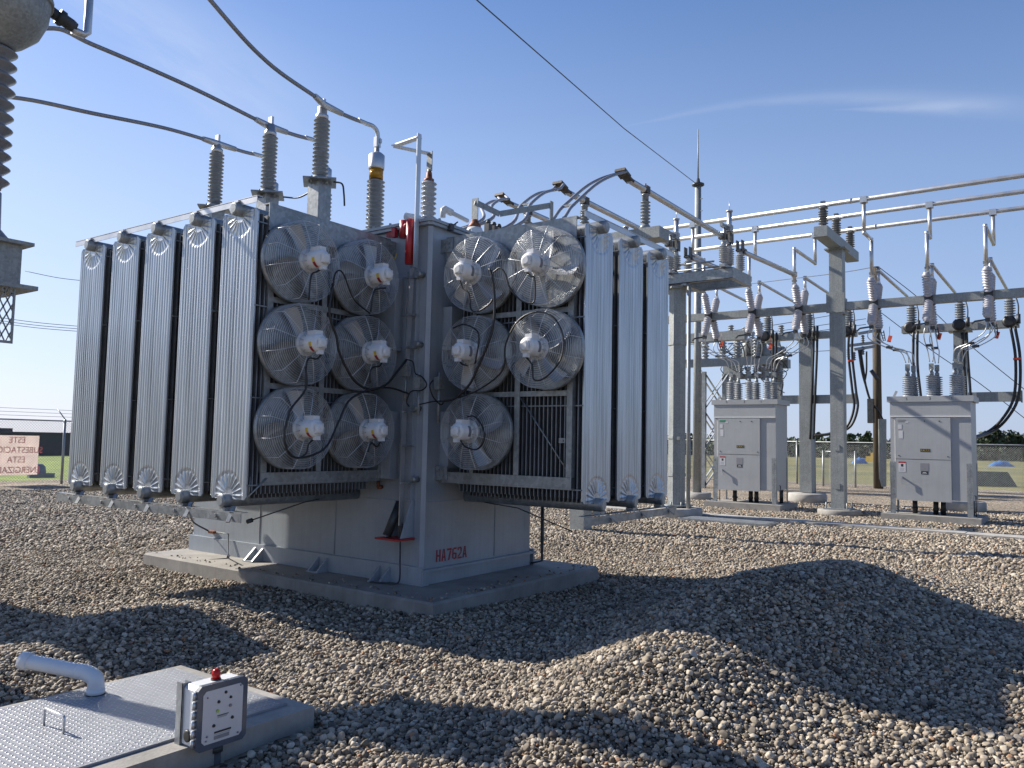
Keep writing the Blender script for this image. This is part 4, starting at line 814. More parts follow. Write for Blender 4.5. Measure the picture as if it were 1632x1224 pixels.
for g, (bx, yc) in enumerate(((20.35, 2.975), (20.72, 7.38))):
    for k, u in enumerate((-.50, .0, .48)):
        y = BYP[g][k]
        for d, off, sd in ((.38, 0, -1), (.78, .06, 1)):
            a = Vector((BMX+sd*.41, y, BMZ-.62)); e = Vector((bx+d, yc-u-off, 3.58)); sp = ('front', 'rear')[sd > 0]
            side = (('over cabinet 4611, nearest the wooden pole', 'over the middle of cabinet 4611', 'over cabinet 4611, nearest the photo edge'), ('over cabinet 4461, nearest the octagonal post', 'over the middle of cabinet 4461', 'over cabinet 4461, nearest the tee post'))[g][k]
            t = thing('jumper_cable', sp+' pair of thin bright jumper wires '+side, 'cable', e, 'paired jumper wires between switches and breakers')
            mid = (a*.45+e*.55); bow = Vector((-.12*sd*0, (a.y-e.y)*.12, -.08)); L_ = abs(a.y-e.y)
            for s in (-.045, .045):
                o = Vector((0, s, 0)); b = MB(); b.tube(curve([a+o*.5, a+Vector((0, 0, -.25))+o*1.6, a*.5+e*.5+Vector((0, 0, -.02))+o*1.5, e+(a-e)*.12+Vector((0, 0, .22))+o*1.4, e+Vector((0, 0, .06))+o*.7], 7), .013, 6); b.build('wire', 'wire', t)
            b = MB(); b.box(a*.5+e*.5+Vector((0, 0, -.02)), (.03, .14, .06)); b.build('spacer', 'dark', t)

# feeder stands behind the breakers
for g, (yp, ys, lab) in enumerate(((2.86, (4.04, 2.84, 1.68), 'tall steel feeder stand behind cabinet 4611 with side arm for black cables'), (6.95, (8.10, 6.86, 5.72), 'tall steel feeder stand between the two cabinets with round concrete foot'))):
    t = thing('feeder_stand', lab, 'support stand', (24.9, yp, 0), 'feeder stands behind the breaker cabinets')
    b = MB(); hw = (.145, .175)[g]; b.mm((24.9-hw, yp-hw, .28), (24.9+hw, yp+hw, 4.85)); b.mm((24.6, yp-.28, 4.851), (25.2, yp+.28, 4.884)); b.build('post', 'struct', t)
    b = MB(); b.lathe([(.55, -.1), (.55, .22), (.52, .26)], (24.9, yp, 0), (0, 0, 1), 28); b.build('foundation', 'conc2', t)
    b = MB(); b.mm((24.75, min(ys)-.2, 4.885), (25.05, max(ys)+.25, 5.08)); b.build('crossarm', 'struct', t)
    ya = yp-1.38; b = MB(); b.mm((24.78, ya, 2.93), (25.0, yp-.181, 3.18)); b.mm((24.76, ya-.03, 2.9), (25.02, ya-.001, 3.21)); b.build('cable_arm', 'struct', t)
    if g: b = MB(); b.mm((24.78, yp+.181, 2.93), (25.0, yp+.9, 3.18)); b.build('cable_arm', 'struct', t)
    b = MB(); b.lathe([(.11, .26), (.11, 1.95)], (25.2, yp-.06, 0), (0, 0, 1), 14) if g else b.mm((25.1, yp-.1, .2), (25.25, yp+.1, 4.0)); b.build('riser_pipe', 'struct', t)
    for y in ys:
        b = MB(); b.lathe([(.10, 0), (.10, .04), (.06, .08)], (24.86, y, 5.081), (0, 0, 1), 14); b.insul((24.86, y, 5.15), (24.86, y, 5.62), .075, .14, 7, 18); b.lathe([(.07, 0), (.07, .12)], (24.86, y, 5.62), (0, 0, 1), 12); b.build('insulator', 'porc', t)
        b = MB(); b.lathe([(.10, 0), (.16, .02), (.16, .09), (.10, .11)], (24.60, y, 5.0), (-1, 0, 0), 18); b.build('current_ring', 'black', t)
        b = MB(); b.tube(curve([(24.86, y, 5.80), (24.75, y-.12, 5.72), (24.66, y-.20, 5.45), (24.66, y-.20, 5.2)], 5), .018, 6); b.cyl((24.66, y-.20, 5.2), (24.66, y-.20, 4.95), .05, 10); b.build('cable_terminal', 'dark', t)
def feeder(pts, label, band=None):
    t = thing('black_cable', label, 'cable', pts[0], 'black feeder cables')
    for d in (-.05, .05): b = MB(); b.tube(curve([Vector(p)+Vector((0, d, 0)) for p in pts], 7), .036, 8); b.build('cable', 'black', t)
    if band: b = MB(); b.cyl(Vector(band)+Vector((0, 0, -.03)), Vector(band)+Vector((0, 0, .03)), .09, 10); b.build('colour_band', 'orange', t)
X = 24.7
feeder([onx(1614, 520, X), onx(1622, 570, X), onx(1620, 630, X), onx(1603, 665, X), onx(1578, 688, X), onx(1545, 700, 23)], 'black cable pair with red band curving down past the arm end', onx(1621, 572, X))
feeder([onx(1459, 528, X), onx(1459, 580, X), onx(1464, 628, X), onx(1470, 680, X)], 'black cable pair hanging down behind the first bushings of cabinet 4611')
feeder([onx(1537, 530, X), onx(1539, 570, X), onx(1543, 628, X), onx(1543, 680, X)], 'black cable pair running down the post behind cabinet 4611')
feeder([onx(1358, 512, X), onx(1355, 560, X), onx(1361, 620, X), onx(1364, 650, X), onx(1352, 680, X), onx(1325, 691, X), onx(1300, 694, X)], 'black cable pair curving under the arm beside the tee post', onx(1356, 575, X))
feeder([onx(1300, 520, X), onx(1299, 570, X), onx(1296, 640, X), onx(1294, 700, X)], 'black cable pair with white tape beside the stand between cabinets')
feeder([onx(1235, 530, X), onx(1234, 580, X), onx(1233, 640, X)], 'black cable pair hanging behind the bushings of cabinet 4461')
# ------------------------------------------------------------------ lightning mast, wooden pole, far equipment
b0 = (23.2, 9.72)
t = thing('lightning_mast', 'slender round mast with a thin lightning rod above a dark collar', 'mast', (*b0, 0))
zt = ony(1110, 293, b0[1]).z
b = MB(); b.lathe([(.135, .2), (.095, zt)], (*b0, 0), (0, 0, 1), 12)
for k in range(22): b.cyl((b0[0]-.06, b0[1]-.09, 1.2+k*.38), (b0[0]-.08, b0[1]-.18, 1.2+k*.38), .012, 5)
b.build('shaft', 'struct', t)
b = MB(); b.lathe([(.10, -.06), (.19, -.02), (.19, .03), (.07, .08), (.045, .2)], (*b0, zt), (0, 0, 1), 12); b.build('collar', 'dark', t)
b = MB(); b.lathe([(.028, 0), (.014, 1.62)], (*b0, zt+.15), (0, 0, 1), 8); b.build('lightning_rod', 'struct', t)
b = MB(); b.lathe([(.42, -.1), (.42, .2)], (*b0, 0), (0, 0, 1), 24); b.build('foundation', 'conc2', t)
b = MB(); b.mm((b0[0]-.1, b0[1]-1.5, 4.75), (b0[0]+.15, b0[1]+.8, 5.02)); b.build('side_arm', 'struct', t)
b = MB(); w0 = Vector((b0[0]-.2, b0[1], zt)); w1 = onx(760, 0, 9); b.tube([w0, w0*.5+w1*.5-Vector((0, 0, .12)), w1, w1*2-w0], .011, 5); tag(b.build('overhead_wire', 'dark'), 'thin dark wire slanting up across the sky from the mast collar', 'wire')

pp = atd(1399, 700, 33.5); pz = atd(1398, 421, 33.5).z
t = thing('wooden_pole', 'brown wooden utility pole behind the breaker cabinets', 'utility pole', (pp.x, pp.y, 0))
b = MB(); b.lathe([(.19, -.1), (.145, pz)], (pp.x, pp.y, 0), (0, 0, 1), 14); b.build('pole_shaft', 'wood', t)
def P_(px, py): return atd(px, py, 33.3)
for py, x0 in ((530, 1367), (549, 1352), (555, 1361)):
    b = MB(); b.bar(P_(x0, py+2), P_(1394, py-3), .09, .12); b.build('crossarm', 'struct', t)
for (px, py) in ((1352, 556), (1361, 561), (1375, 534), (1375, 552)): b = MB(); q = P_(px, py); b.insul(q, q-Vector((0, 0, .35)), .04, .08, 4, 10); b.build('insulator', 'darkporc', t)
b = MB()
for d in (-.08, .06): b.tube(curve([P_(1370+d*20, 556), P_(1375+d*20, 590), P_(1380, 615), P_(1388, 640), P_(1400, 655), P_(1408, 672)], 6), .045, 6)
b.tube(curve([P_(1381, 560), P_(1381, 590), P_(1379, 605)], 5), .035, 6); b.build('riser_cable', 'black', t)
b = MB(); b.bar(P_(1406, 668), P_(1406, 775), .28, .28); b.build('riser_pipe', 'struct', t)
b = MB(); q = P_(1388, 590); b.tube([q, q+Vector((.05, -.15, -.25)), q+Vector((.1, -.25, -.4))], .08, 8); b.box(P_(1388, 655), (.3, .22, 1.0)); b.build('bracket', 'dark', t)
for pts, lab in (([P_(1397, 425), atd(1330, 436, 36), atd(1200, 452, 42), atd(1000, 478, 55)], 'thin wire from the pole top running behind the tee post'), ([P_(1400, 425), atd(1470, 480, 33), atd(1540, 545, 32), atd(1632, 620, 31), atd(1680, 655, 31)], 'guy wire slanting down from the pole top'), ([P_(1400, 495), atd(1480, 555, 33), atd(1560, 610, 32), atd(1650, 680, 31)], 'lower guy wire slanting down from the wooden pole')):
    b = MB(); b.tube(curve(pts, 5), .016, 5); tag(b.build('overhead_wire', 'dark'), lab, 'wire')
for i, (pa, pb, lab) in enumerate((((1100, 535), (1340, 500), 'uppermost of the thin wires strung behind the beam under the platform'), ((1100, 542), (1380, 508), 'second of the thin wires strung behind the beam'), ((1100, 549), (1380, 517), 'third of the thin wires strung behind the beam'), ((1130, 562), (1340, 558), 'lowest thin wire behind the feeder stand'), ((40, 432), (150, 449), 'single thin wire crossing open sky behind the radiators'), ((-40, 500), (150, 522), 'upper one of three close wires beside the mesh screen'), ((-40, 505), (150, 526), 'middle one of three close wires beside the mesh screen'), ((-40, 509), (150, 530), 'lower one of three close wires beside the mesh screen'))):
    p, q = atd(*pa, 60), atd(*pb, 60); b = MB(); b.tube(curve([p, (p+q)/2-Vector((0, 0, .12)), q], 6), .022, 5); tag(b.build('overhead_wire', 'dark'), lab, 'wire')

t = thing('lattice_column', 'silver lattice steel column behind cabinet 4461', 'lattice column', (30.5, 11.6, 0))
A = [atd(px, 720, 31) for px in (1122, 1162)]
L0, L1 = A[0], A[1]; dv = (L1-L0); dv.z = 0; dn = Vector((-dv.y, dv.x, 0)).normalized()*.7; zt = atd(1140, 592, 31).z
def corner(u, w, z): return Vector((L0.x, L0.y, 0))+dv*u+dn*w+Vector((0, 0, z))
b = MB(); NZ = 3
for w in (0, 1):
    for u in (0, 1): b.bar(corner(u, w, 0), corner(u, w, zt), .14, .14)
b.build('corner_post', 'galv', t); b = MB()
for w in (0, 1):
    for k in range(NZ):
        z0, z1 = zt*k/NZ, zt*(k+1)/NZ
        b.bar(corner(0, w, z0), corner(1, w, z1), .02, .20, dn); b.bar(corner(1, w+.04, z0), corner(0, w+.04, z1), .02, .20, dn)
b.build('lattice_brace', 'galv', t)
b = MB(); q = atd(1160, 578, 31); b.bar(atd(1092, 580, 31), atd(1225, 574, 31), .25, .3); b.build('cap_beam', 'struct', t)
for px in (1124, 1152, 1176, 1205):
    b = MB(); q = atd(px, 575, 31); b.insul(q, q+Vector((0, 0, .85)), .09, .16, 7, 12); b.build('insulator', 'porc', t)
t = thing('regulator_rack', 'crowded rack of grey cans and insulators beyond cabinet 4461', 'equipment rack', (32, 9.5, 0))
b = MB()
for px in (1170, 1240): q = atd(px, 640, 33); b.mm((q.x-.15, q.y-.15, 0), (q.x+.15, q.y+.15, atd(px, 574, 33).z))
b.build('post', 'struct', t)
b = MB(); b.bar(atd(1158, 576, 33), atd(1252, 570, 33), .6, .22); b.bar(atd(1166, 601, 33), atd(1240, 598, 33), .2, .2); b.build('deck_beam', 'struct', t)
for px, py, w, h in ((1192, 557, .42, .75), (1205, 560, .32, .6), (1230, 566, .9, .5), (1243, 564, .5, .45), (1216, 556, .3, .7)):
    q = atd(px, py, 33); b = MB(); b.lathe([(w*.5, -h/2), (w*.5, h/2), (w*.3, h/2+.08)], q, (0, 0, 1), 14); b.build('can', 'struct', t)
for px, py in ((1172, 560), (1186, 545), (1199, 552), (1224, 548), (1210, 592), (1226, 590)):
    q = atd(px, py, 32.6); b = MB(); b.insul(q, q+Vector((0, 0, .6)), .06, .12, 6, 10); b.build('insulator', 'porc2', t)
b = MB()
for a in (((1150, 555), (1170, 565), (1190, 548)), ((1190, 548), (1200, 570), (1205, 600)), ((1224, 548), (1236, 556), (1252, 568)), ((1175, 540), (1185, 556), (1188, 590)), ((1240, 596), (1248, 610), (1244, 632)), ((1160, 548), (1195, 545), (1225, 546))): b.tube(curve([atd(*q, 32.7) for q in a], 5), .025, 5)
rn0 = random.Random(4)
for k in range(16): u, v = rn0.uniform(1150, 1255), rn0.uniform(540, 600); b.tube(curve([atd(u, v, 32.6), atd(u+rn0.uniform(-14, 14), v+rn0.uniform(4, 16), 32.6), atd(u+rn0.uniform(-25, 25), v+rn0.uniform(10, 34), 32.6)], 5), .018, 5)
b.build('wiring', 'dark', t)
for px, py, w in ((1165, 588, .5), (1181, 570, .35), (1222, 582, .6), (1250, 580, .4), (1236, 548, .3)): b = MB(); q = atd(px, py, 33.4); b.box(q, (w, w, w*.9)); b.cyl(q+Vector((0, 0, w*.45)), q+Vector((0, 0, w*.45+.25)), .05, 8); b.build('relay_box', 'struct', t)
for px, py in ((1180, 600), (1192, 606), (1204, 604), (1217, 606), (1232, 604), (1244, 612), (1165, 540), (1212, 536), (1245, 540)): b = MB(); q = atd(px, py, 32.4); b.insul(q, q+Vector((0, 0, .55)), .07, .13, 6, 10); b.build('insulator', 'porc', t)

# ------------------------------------------------------------------ chain-link fences
def fence(p, q, h, label, post_at, arms=False, nm='chain_link_fence'):
    p, q = Vector(p), Vector(q); L = (q-p).length; d = (q-p)/L; t = thing(nm, label, 'fence', p)
    b = MB(); pit = .085; k = -h
    while k < L:
        for s in (1, -1):
            u0, z0, u1, z1 = (k, 0, k+h, h) if s > 0 else (k+h, 0, k, h)
            a0, a1 = max(0, (0-u0)/(u1-u0)) if u1 > u0 else max(0, (L-u0)/(u1-u0) if u0 > L else 0), min(1, (L-u0)/(u1-u0)) if u1 > u0 else min(1, (0-u0)/(u1-u0) if u1 < 0 else 1)
            if a1 <= a0: continue
            c0 = p+d*(u0+(u1-u0)*a0)+Vector((0, 0, .05+h*a0)); c1 = p+d*(u0+(u1-u0)*a1)+Vector((0, 0, .05+h*a1)); n = Vector((-d.y, d.x, 0))*.0035*s; w = (d*.5*s-Vector((0, 0, .5))).normalized()*.0035
            b._add([c0-w+n, c0+w+n, c1+w+n, c1-w+n, c0-n*.2, c1-n*.2], [(0, 1, 2, 3), (0, 3, 5, 4), (1, 4, 5, 2)])
        k += pit
    b.build('mesh', 'galv', t)
    b = MB(); b.cyl(p+Vector((0, 0, h+.07)), q+Vector((0, 0, h+.07)), .022, 8); b.build('top_rail', 'galv', t)
    for u in post_at:
        b = MB(); c = p+d*u; b.cyl(c+Vector((0, 0, -.1)), c+Vector((0, 0, h+.12)), .04, 10)
        if arms: b.cyl(c+Vector((0, 0, h+.12)), c+Vector((-d.y, d.x, 0))*.28-d*.0+Vector((-.12, 0, h+.45)), .018, 6)
        b.build('post', 'galv', t)
    if arms:
        b = MB()
        for k in range(3): o = Vector((-d.y, d.x, 0))*(.09+.09*k)+Vector((0, 0, h+.2+.11*k)); b.tube([p+o, q+o], .006, 4)
        b.build('barbed_wire', 'galv', t)
    return t
FLY = 26.6; px0 = ony(102, 700, FLY)
fence((-12, FLY, -.02), (34, FLY, -.02), 1.93, 'long chain-link fence with barbed wire in front of the dark shed', [px0.x+12+k*3.05 for k in range(-7, 7)], True)
FRX = 37.2
fence((FRX, 28, -.05), (FRX, -34, -.05), 1.86, 'long chain-link fence behind the breaker cabinets', [28-onx(px, 700, FRX).y for px in (1100, 1270, 1327, 1434)]+[30+3*k for k in range(10)])
g0, g1 = onx(1312, 740, FRX-1.2), onx(1363, 740, FRX-1.2)
fence((FRX-1.2, g0.y, -.02), (FRX-1.2, g1.y, -.02), 1.42, 'narrow closed chain-link gate panel beside the tee post', [0, .6, (g0.y-g1.y)], nm='fence_gate')
# the sign hung on the fence, seen from its back
s0, s1 = ony(-14, 727, FLY+.08), ony(61, 727, FLY+.08); zt, zb = ony(25, 694, FLY+.08).z, ony(25, 757, FLY+.08).z
t = thing('fence_sign', 'cream sign with faded red lettering seen from behind through the fence', 'sign', ((s0.x+s1.x)/2, FLY+.08, zb))
b = MB(); b.mm((s0.x, FLY+.08, zb), (s1.x, FLY+.083, zt)); b.build('sheet', 'sign', t)
cx = (s0.x+s1.x)/2
for i, wd in enumerate(('ESTE', 'SUBESTACION', 'ESTA', 'ENERGIZADA')):
    z = ony(25, (701.5, 717.5, 733, 749.5)[i], FLY+.07).z; text(wd, .27, 'lettering', 'signred', t, (cx+.03, FLY+.076, z), (1, 0, 0), (0, 0, 1), .001, sx=-.86)

# ------------------------------------------------------------------ beyond the fences
t = thing('dark_shed', 'long low black-clad shed beyond the fence sign', 'building', (10, 60, 0))
a0, a1 = ony(-120, 724, 60), ony(420, 724, 60); zt = ony(90, 692, 60).z
b = MB(); b.mm((a0.x, 60, -.2), (a1.x, 72, zt)); b.build('wall', 'shed', t); b = MB(); b.mm((a0.x-.3, 59.7, zt+.001), (a1.x+.3, 72.3, zt+.12)); b.build('roof', 'shed', t)
b = MB(); q = ony(5, 688, 60); b.mm((q.x-4, 60.5, zt+.121), (q.x+.8, 63, zt+.35)); b.build('roof_vent', 'shed', t)
g2 = mat('bright_grass', (.20, .27, .03), .9, 0, .3, .8, .4, 3)
b = MB(); b._add([(-60, 28.5, -.09), (60, 28.5, -.09), (60, 59, .02), (-60, 59, .02)], [(0, 1, 2, 3)]); tag(b.build('grass_field', g2), None, None, kind='structure')
q = ony(68, 750, 32); b = MB(); b.lathe([(.28, -.1), (.30, .1), (.26, .32), (.14, .42)], (q.x, 32.4, 0), (0, 0, 1), 9); b.mm((q.x-.5, 31.9, -.1), (q.x+.4, 32.09, .08)); tag(b.build('covered_pallet', 'plate'), 'low dark bundle on the grass behind the fence sign', 'bundle')
q = atd(1588, 768, 36.6); dx = Vector((_r.x, _r.y, 0)).normalized(); dz = Vector((_f.x, _f.y, 0)).normalized()
b = MB(); a, e = atd(1545, 768, 40), atd(1618, 768, 40); zt = atd(1588, 752, 40).z; n = dz*1.2
lo = [Vector((a.x, a.y, -.1)), Vector((e.x, e.y, -.1))+dx*.1, Vector((e.x, e.y, -.1))+n+dx*.1, Vector((a.x, a.y, -.1))+n]; hi = [Vector((a.x, a.y, zt)), Vector((e.x, e.y, zt))-dx*.35, Vector((e.x, e.y, zt))+n-dx*.35, Vector((a.x, a.y, zt))+n]
b._add(lo+hi, [(3, 2, 1, 0), (4, 5, 6, 7), (0, 1, 5, 4), (1, 2, 6, 5), (2, 3, 7, 6), (3, 0, 4, 7)])
tag(b.build('waste_container', 'bin'), 'dark green sloping-sided container behind the fence beside cabinet 4611', 'container')
def heap(px0, px1, py0, py1, D, mt, lab, nm, cat, seed):
    a, e = atd(px0, py1, D), atd(px1, py1, D); L = (e-a); L.z = 0; h = abs(atd(px0, py0, D).z-atd(px0, py1, D).z); rn = random.Random(seed); b = MB(); n, m = 14, 7; vs = []
    for i in range(n+1):
        for j in range(m+1):
            u, v = i/n, j/m; pr = (math.sin(PI*u)**.6)*(math.sin(PI*v)**.7); vs.append(Vector((a.x, a.y, a.z))+L*u+dz*(v*L.length*.4)+Vector((0, 0, h*pr*(.75+.35*rn.random())-.3)))
    b._add(vs, [(i*(m+1)+j, (i+1)*(m+1)+j, (i+1)*(m+1)+j+1, i*(m+1)+j+1) for i in range(n) for j in range(m)], True); tag(b.build(nm, mt), lab, cat)
heap(1578, 1626, 730, 744, 95, 'tarp', 'bright blue tarpaulin heap in the meadow past the dark container', 'tarpaulin_heap', 'tarpaulin', 3)
heap(1358, 1388, 724, 739, 95, 'tarp', 'blue tarpaulin heap just before the wooden pole', 'tarpaulin_heap', 'tarpaulin', 5)
q = atd(1388, 733, 90); t = thing('yellow_machine', 'small yellow machine parked beside the wooden pole', 'machine', (q.x, q.y, 0))
b = MB(); b.box(q+Vector((0, 0, .1)), (.7, .9, .6)); b.build('body', 'ymach', t); b = MB(); b.box(q+Vector((.1, -.2, .6)), (.5, .4, .4)); b.build('cab', 'ymach', t)
b = MB(); [b.cyl(q+Vector((s*.4, -.4, -.5)), q+Vector((s*.4, -.6, -.5)), .32, 12) for s in (-1, 1)]; b.build('wheel', 'black', t)

# far wood: one mass of leaf clumps, with single pines standing above it
rn = np.random.default_rng(11)
def leaves(cs, rad, n, s0):
    # cs: clump centres, rad: their radii; small turned quads spread through each clump
    V = []; 
    for c, r in zip(cs, rad):
        d = rn.normal(size=(n, 3)); d /= np.linalg.norm(d, axis=1)[:, None]; p = c+d*(r*rn.uniform(.25, 1.05, (n, 1))**.6)*np.array([1, 1, .8])
        a = rn.normal(size=(n, 3)); a /= np.linalg.norm(a, axis=1)[:, None]; e = np.cross(a, rn.normal(size=(n, 3))); e /= np.linalg.norm(e, axis=1)[:, None]; s = s0*rn.uniform(.6, 1.3, (n, 1))
        V.append(np.stack([p-a*s-e*s*.6, p+a*s-e*s*.6, p+a*s+e*s*.6, p-a*s+e*s*.6], 1).reshape(-1, 3))
    V = np.concatenate(V); return V, np.arange(len(V)).reshape(-1, 4)
cs, rad = [], []
for px in np.arange(540, 2050, 2.4):
    D = rn.uniform(150, 190); top = 704+5*math.sin(px*.05)+3*math.sin(px*.13+1)+rn.uniform(-4, 5)
    if px > 1500: top -= 5
    for zf in (0.1, .4, .8):
        c = atd(px+rn.uniform(-3, 3), top, D); z = -.5+(c.z+.5)*zf; cs.append((c.x+rn.uniform(-2, 2), c.y+rn.uniform(-2, 2), z)); rad.append(rn.uniform(1.5, 2.5))
V, F = leaves(np.array(cs), rad, 44, .30); me = bpy.data.meshes.new('treeline'); me.from_pydata(V.tolist(), [], F.tolist()); me.materials.append(M['leaf']); o = bpy.data.objects.new('treeline', me); COL.objects.link(o); tag(o, 'dark green wood along the horizon beyond the meadow', 'trees', kind='stuff')
plabs = ['pine standing out above the wood beside the stand between the cabinets', 'pine above the wood between the tee post and the wooden pole', 'pine above the wood just before cabinet 4611', 'bushy pine top first past cabinet 4611', 'second pine top past cabinet 4611', 'thin pine top under the black cable curve', 'ragged pine top last before the photo edge', 'pine top behind the mast and octagonal post']
for (px, py, w), lab in zip(((1302, 692, 1.4), (1356, 694, 1.6), (1382, 690, 1.3), (1572, 690, 2.0), (1590, 688, 1.8), (1610, 692, 1.2), (1624, 696, 1.5), (1092, 700, 1.6)), plabs):
    D = 150; c = atd(px, py, D); t = thing('pine_tree', lab, 'tree', (c.x, c.y, 0), 'pines standing above the far wood')
    b = MB(); b.lathe([(.22, 0), (.06, c.z)], (c.x, c.y, 0), (0, 0, 1), 7); b.build('trunk', 'bark', t)
    cc, rr = [], []
    for k in range(9): a = rn.uniform(0, 6.28); h = c.z*(.55+.45*k/8); r = w*(1-.6*k/8)*.55; cc.append((c.x+r*math.cos(a), c.y+r*math.sin(a), h)); rr.append(w*(.55-.25*k/8))
    V, F = leaves(np.array(cc), rr, 60, .22); b = MB(); b._add([Vector(v) for v in V], F.tolist()); b.build('crown', 'leaf', t)

# ------------------------------------------------------------------ sump with plate cover, vent pipe, alarm box
ZS = .15
dp = mat('diamond_plate', (.26, .27, .29), .5, .3, .06, 6); nt = dp.node_tree; pb = [n for n in nt.nodes if n.type == 'BSDF_PRINCIPLED'][0]
t = thing('sump_cover', 'diamond-plate metal cover with small bar handle on low concrete box', 'cover', (2.3, 4.1, 0))
SX0, SX1, SY0, SY1 = 1.30, 2.99, 3.62, 4.70
b = MB(); b.mm((SX0-.12, SY0-.13, -.2), (SX1+.08, SY1+.06, ZS-.012)); b.build('concrete_box', 'conc', t)
b = MB(); b.mm((SX0, SY0, ZS-.011), (SX1, SY1, ZS)); 
i = 0; st = .030
x = SX0+.03
while x < SX1-.02:
    y = SY0+.03; j = 0
    while y < SY1-.02:
        a = R(45) if (i+j) % 2 else R(-45); c_, s_ = math.cos(a), math.sin(a); l, w_ = .0135, .0052
        q = [(x+c_*l, y+s_*l, ZS+.0005), (x-s_*w_, y+c_*w_, ZS+.0005), (x-c_*l, y-s_*l, ZS+.0005), (x+s_*w_, y-c_*w_, ZS+.0005)]; o = len(b.v); b.v += [Vector(v) for v in q]+[Vector((x, y, ZS+.003))]; b.f += [(o+k, o+(k+1) % 4, o+4) for k in range(4)]; b.sm += [False]*4
        y += st; j += 1
    x += st; i += 1
pl = b.build('plate', dp, t); pl.data.materials.append(mat('pale_tread', (.44, .45, .48), .42, .35, .12, 9))  # tread lozenges coloured paler than the plate so the pattern stands out
pl.data.polygons.foreach_set('material_index', [0]*6+[1]*(len(pl.data.polygons)-6))
b = MB(); h0, h1 = onz(70, 1156, ZS), onz(101, 1170, ZS); b.tube([h0, h0+Vector((0, 0, .075)), h0*.97+h1*.03+Vector((0, 0, .083)), h1*.97+h0*.03+Vector((0, 0, .083)), h1+Vector((0, 0, .075)), h1], .006, 8); b.build('handle', 'alum', t)
v0 = onz(152, 1106, ZS)
b = MB(); r = .044; top = v0+Vector((0, 0, .105)); far = atd(40, 1053, (v0-CAM).dot(_f)+.05)
t = thing('vent_pipe', 'white plastic pipe elbow rising from the plate cover', 'pipe', v0)
d = (far-top); d.normalize()
b.tube(curve([v0, v0+Vector((0, 0, .05)), v0+Vector((0, 0, .085))+d*.010, top+d*.06, top+d*.11], 6), r, 18); b.tube([top+d*.10, far], r*.93, 18, caps=False); b.lathe([(r*.93, 0), (r*1.12, .002), (r*1.12, .05), (r*.9, .05), (r*.85, -.03)], far-d*.03, d, 18); b.lathe([(r*1.0, 0), (r*1.1, .003), (r*1.1, .03)], v0+Vector((0, 0, .001)), (0, 0, 1), 18); b.build('elbow', 'pvc', t)
b = MB(); b.lathe([(r*1.25, 0), (r*1.25, .003)], v0+Vector((0, 0, .0005)), (0, 0, 1), 18); b.build('gasket', 'black', t)
# alarm box on its post
yb = 3.42; f0 = ony(318, 1098, yb); f1 = ony(394, 1080, yb); g0_ = ony(313, 1200, yb); 
X0, X1, Z1, Z0 = f0.x, f1.x, f0.z, g0_.z
t = thing('alarm_box', 'small white alarm box with red beacon on a strut post beside the cover', 'control box', (X0, yb+.1, 0))
Wb = X1-X0
def rr(x0, x1, z0, z1, y0, y1, c): return [(x0+c, y0, z0), (x1-c, y0, z0), (x1, y0, z0+c), (x1, y0, z1-c), (x1-c, y0, z1), (x0+c, y0, z1), (x0, y0, z1-c), (x0, y0, z0+c)], (y1-y0)
b = MB(); p, dd = rr(X0, X1, Z0, Z1, yb+.028, yb+.12, .018); b.prism(p, 0, dd, (0, 1, 0)); b.build('case', 'pvc', t)
b = MB(); p, dd = rr(X0-.006, X1+.006, Z0-.006, Z1+.006, yb, yb+.026, .02); b.prism(p, 0, dd, (0, 1, 0)); lid = b.build('lid', 'clear', t)
b = MB(); p, dd = rr(X0+.022, X1-.022, Z0+.022, Z1-.022, yb-.002, yb-.0005, .016); b.prism(p, 0, dd, (0, 1, 0)); b.build('panel_sheet', 'panel', t)
H = Z1-Z0
def pt(u, v): return Vector((X0+.022+(Wb-.044)*u, yb-.0025, Z1-.022-(H-.044)*v))
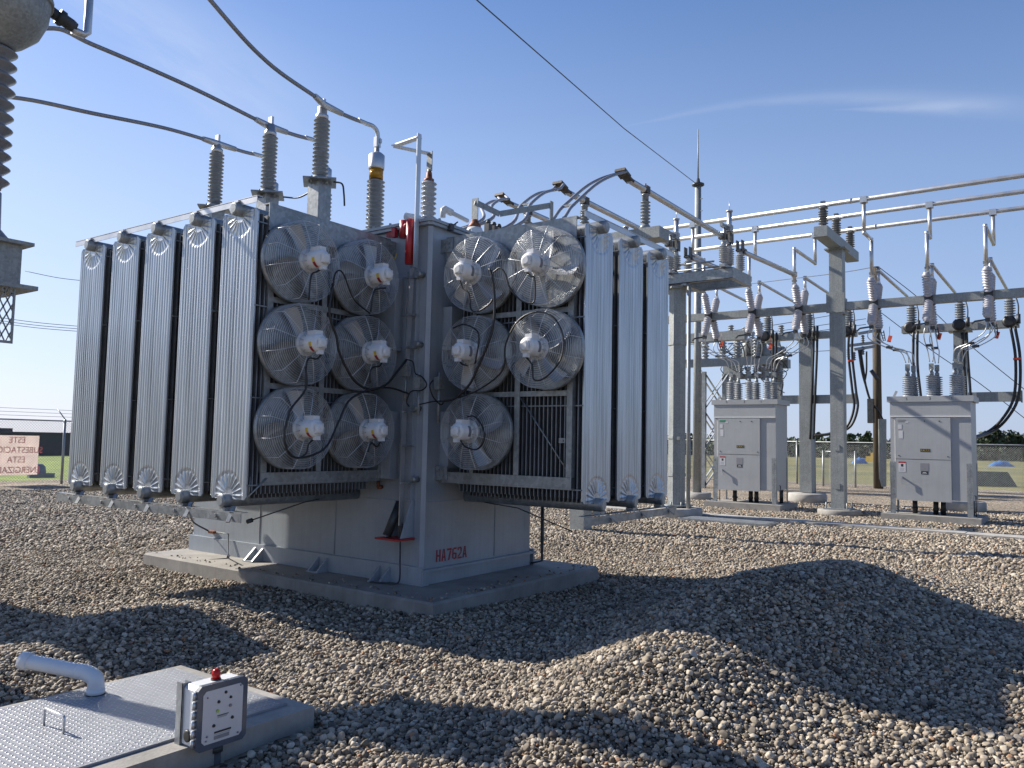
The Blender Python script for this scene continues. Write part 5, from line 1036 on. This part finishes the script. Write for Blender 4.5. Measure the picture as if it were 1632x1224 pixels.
for u, v, rr_, mt in ((.55, .10, .0075, 'blackp'), (.68, .22, .007, 'blackp'), (.38, .25, .008, 'blackp'), (.36, .42, .008, 'green2'), (.68, .38, .008, 'plate'), (.74, .62, .008, 'blackp'), (.28, .68, .008, 'blackp'), (.10, .12, .004, 'plate'), (.93, .04, .004, 'plate'), (.10, .93, .004, 'plate'), (.12, .85, .005, 'plate'), (.9, .95, .005, 'plate')):
    b = MB(); b.lathe([(rr_, 0), (rr_*.8, .006)], pt(u, v), (0, -1, 0), 14); b.build('button', mt, t)
for u0, u1, v0_, v1_, mt in ((.36, .64, .505, .52, 'blackp'), (.38, .62, .53, .537, 'plate'), (.36, .60, .548, .554, 'plate'), (.30, .72, .80, .835, 'blackp'), (.30, .70, .855, .862, 'plate'), (.30, .68, .88, .95, 'plate')):
    b = MB(); a, e = pt(u0, v1_), pt(u1, v0_); b.mm((a.x, yb-.0035, a.z), (e.x, yb-.0022, e.z)); b.build('print_line', mt, t)
b = MB(); q = ony(344, 1083, yb+.07); q.z = Z1+.001; b.lathe([(.024, 0), (.024, .006)], q, (0, 0, 1), 18); b.build('beacon_base', 'blackp', t); b = MB(); b.lathe([(.021, .006), (.0215, .03), (.016, .046), (.004, .052)], q, (0, 0, 1), 18); b.build('beacon', 'lens', t)
b = MB()
for k in range(6): z = Z0+.02+k*(H-.03)/6; b.cyl((X0-.014, yb+.018, z), (X0-.014, yb+.018, z+.036), .008, 10); b.mm((X0-.012, yb+.012, z+.010), (X0-.001, yb+.04, z+.026))
b.build('hinge', 'wire', t)
b = MB(); b.lathe([(.028, 0), (.028, .006), (.02, .008)], (X0-.001, yb+.075, Z0+.06), (-1, 0, 0), 16); b.build('cable_hole', 'blackp', t)
b = MB(); xm = X0+.01; b._leg((xm-.02, yb+.122, -.3), (xm-.02, yb+.122, Z1+.005), (1, 0, 0), (0, 1, 0), .045, .003); b._leg((xm-.02, yb+.122, -.3), (xm-.02, yb+.122, Z1+.005), (0, 1, 0), (1, 0, 0), .045, .003); b._leg((xm+.025, yb+.122, -.3), (xm+.025, yb+.122, Z1+.005), (0, 1, 0), (-1, 0, 0), .045, .003); b.build('strut_post', 'galv', t)
b = MB(); b.cyl((X0+Wb*.62, yb+.09, -.3), (X0+Wb*.62, yb+.09, Z0-.001), .028, 14); b.cyl((X0+Wb*.62, yb+.09, Z0-.06), (X0+Wb*.62, yb+.09, Z0-.03), .036, 14); b.build('conduit', 'dark', t)
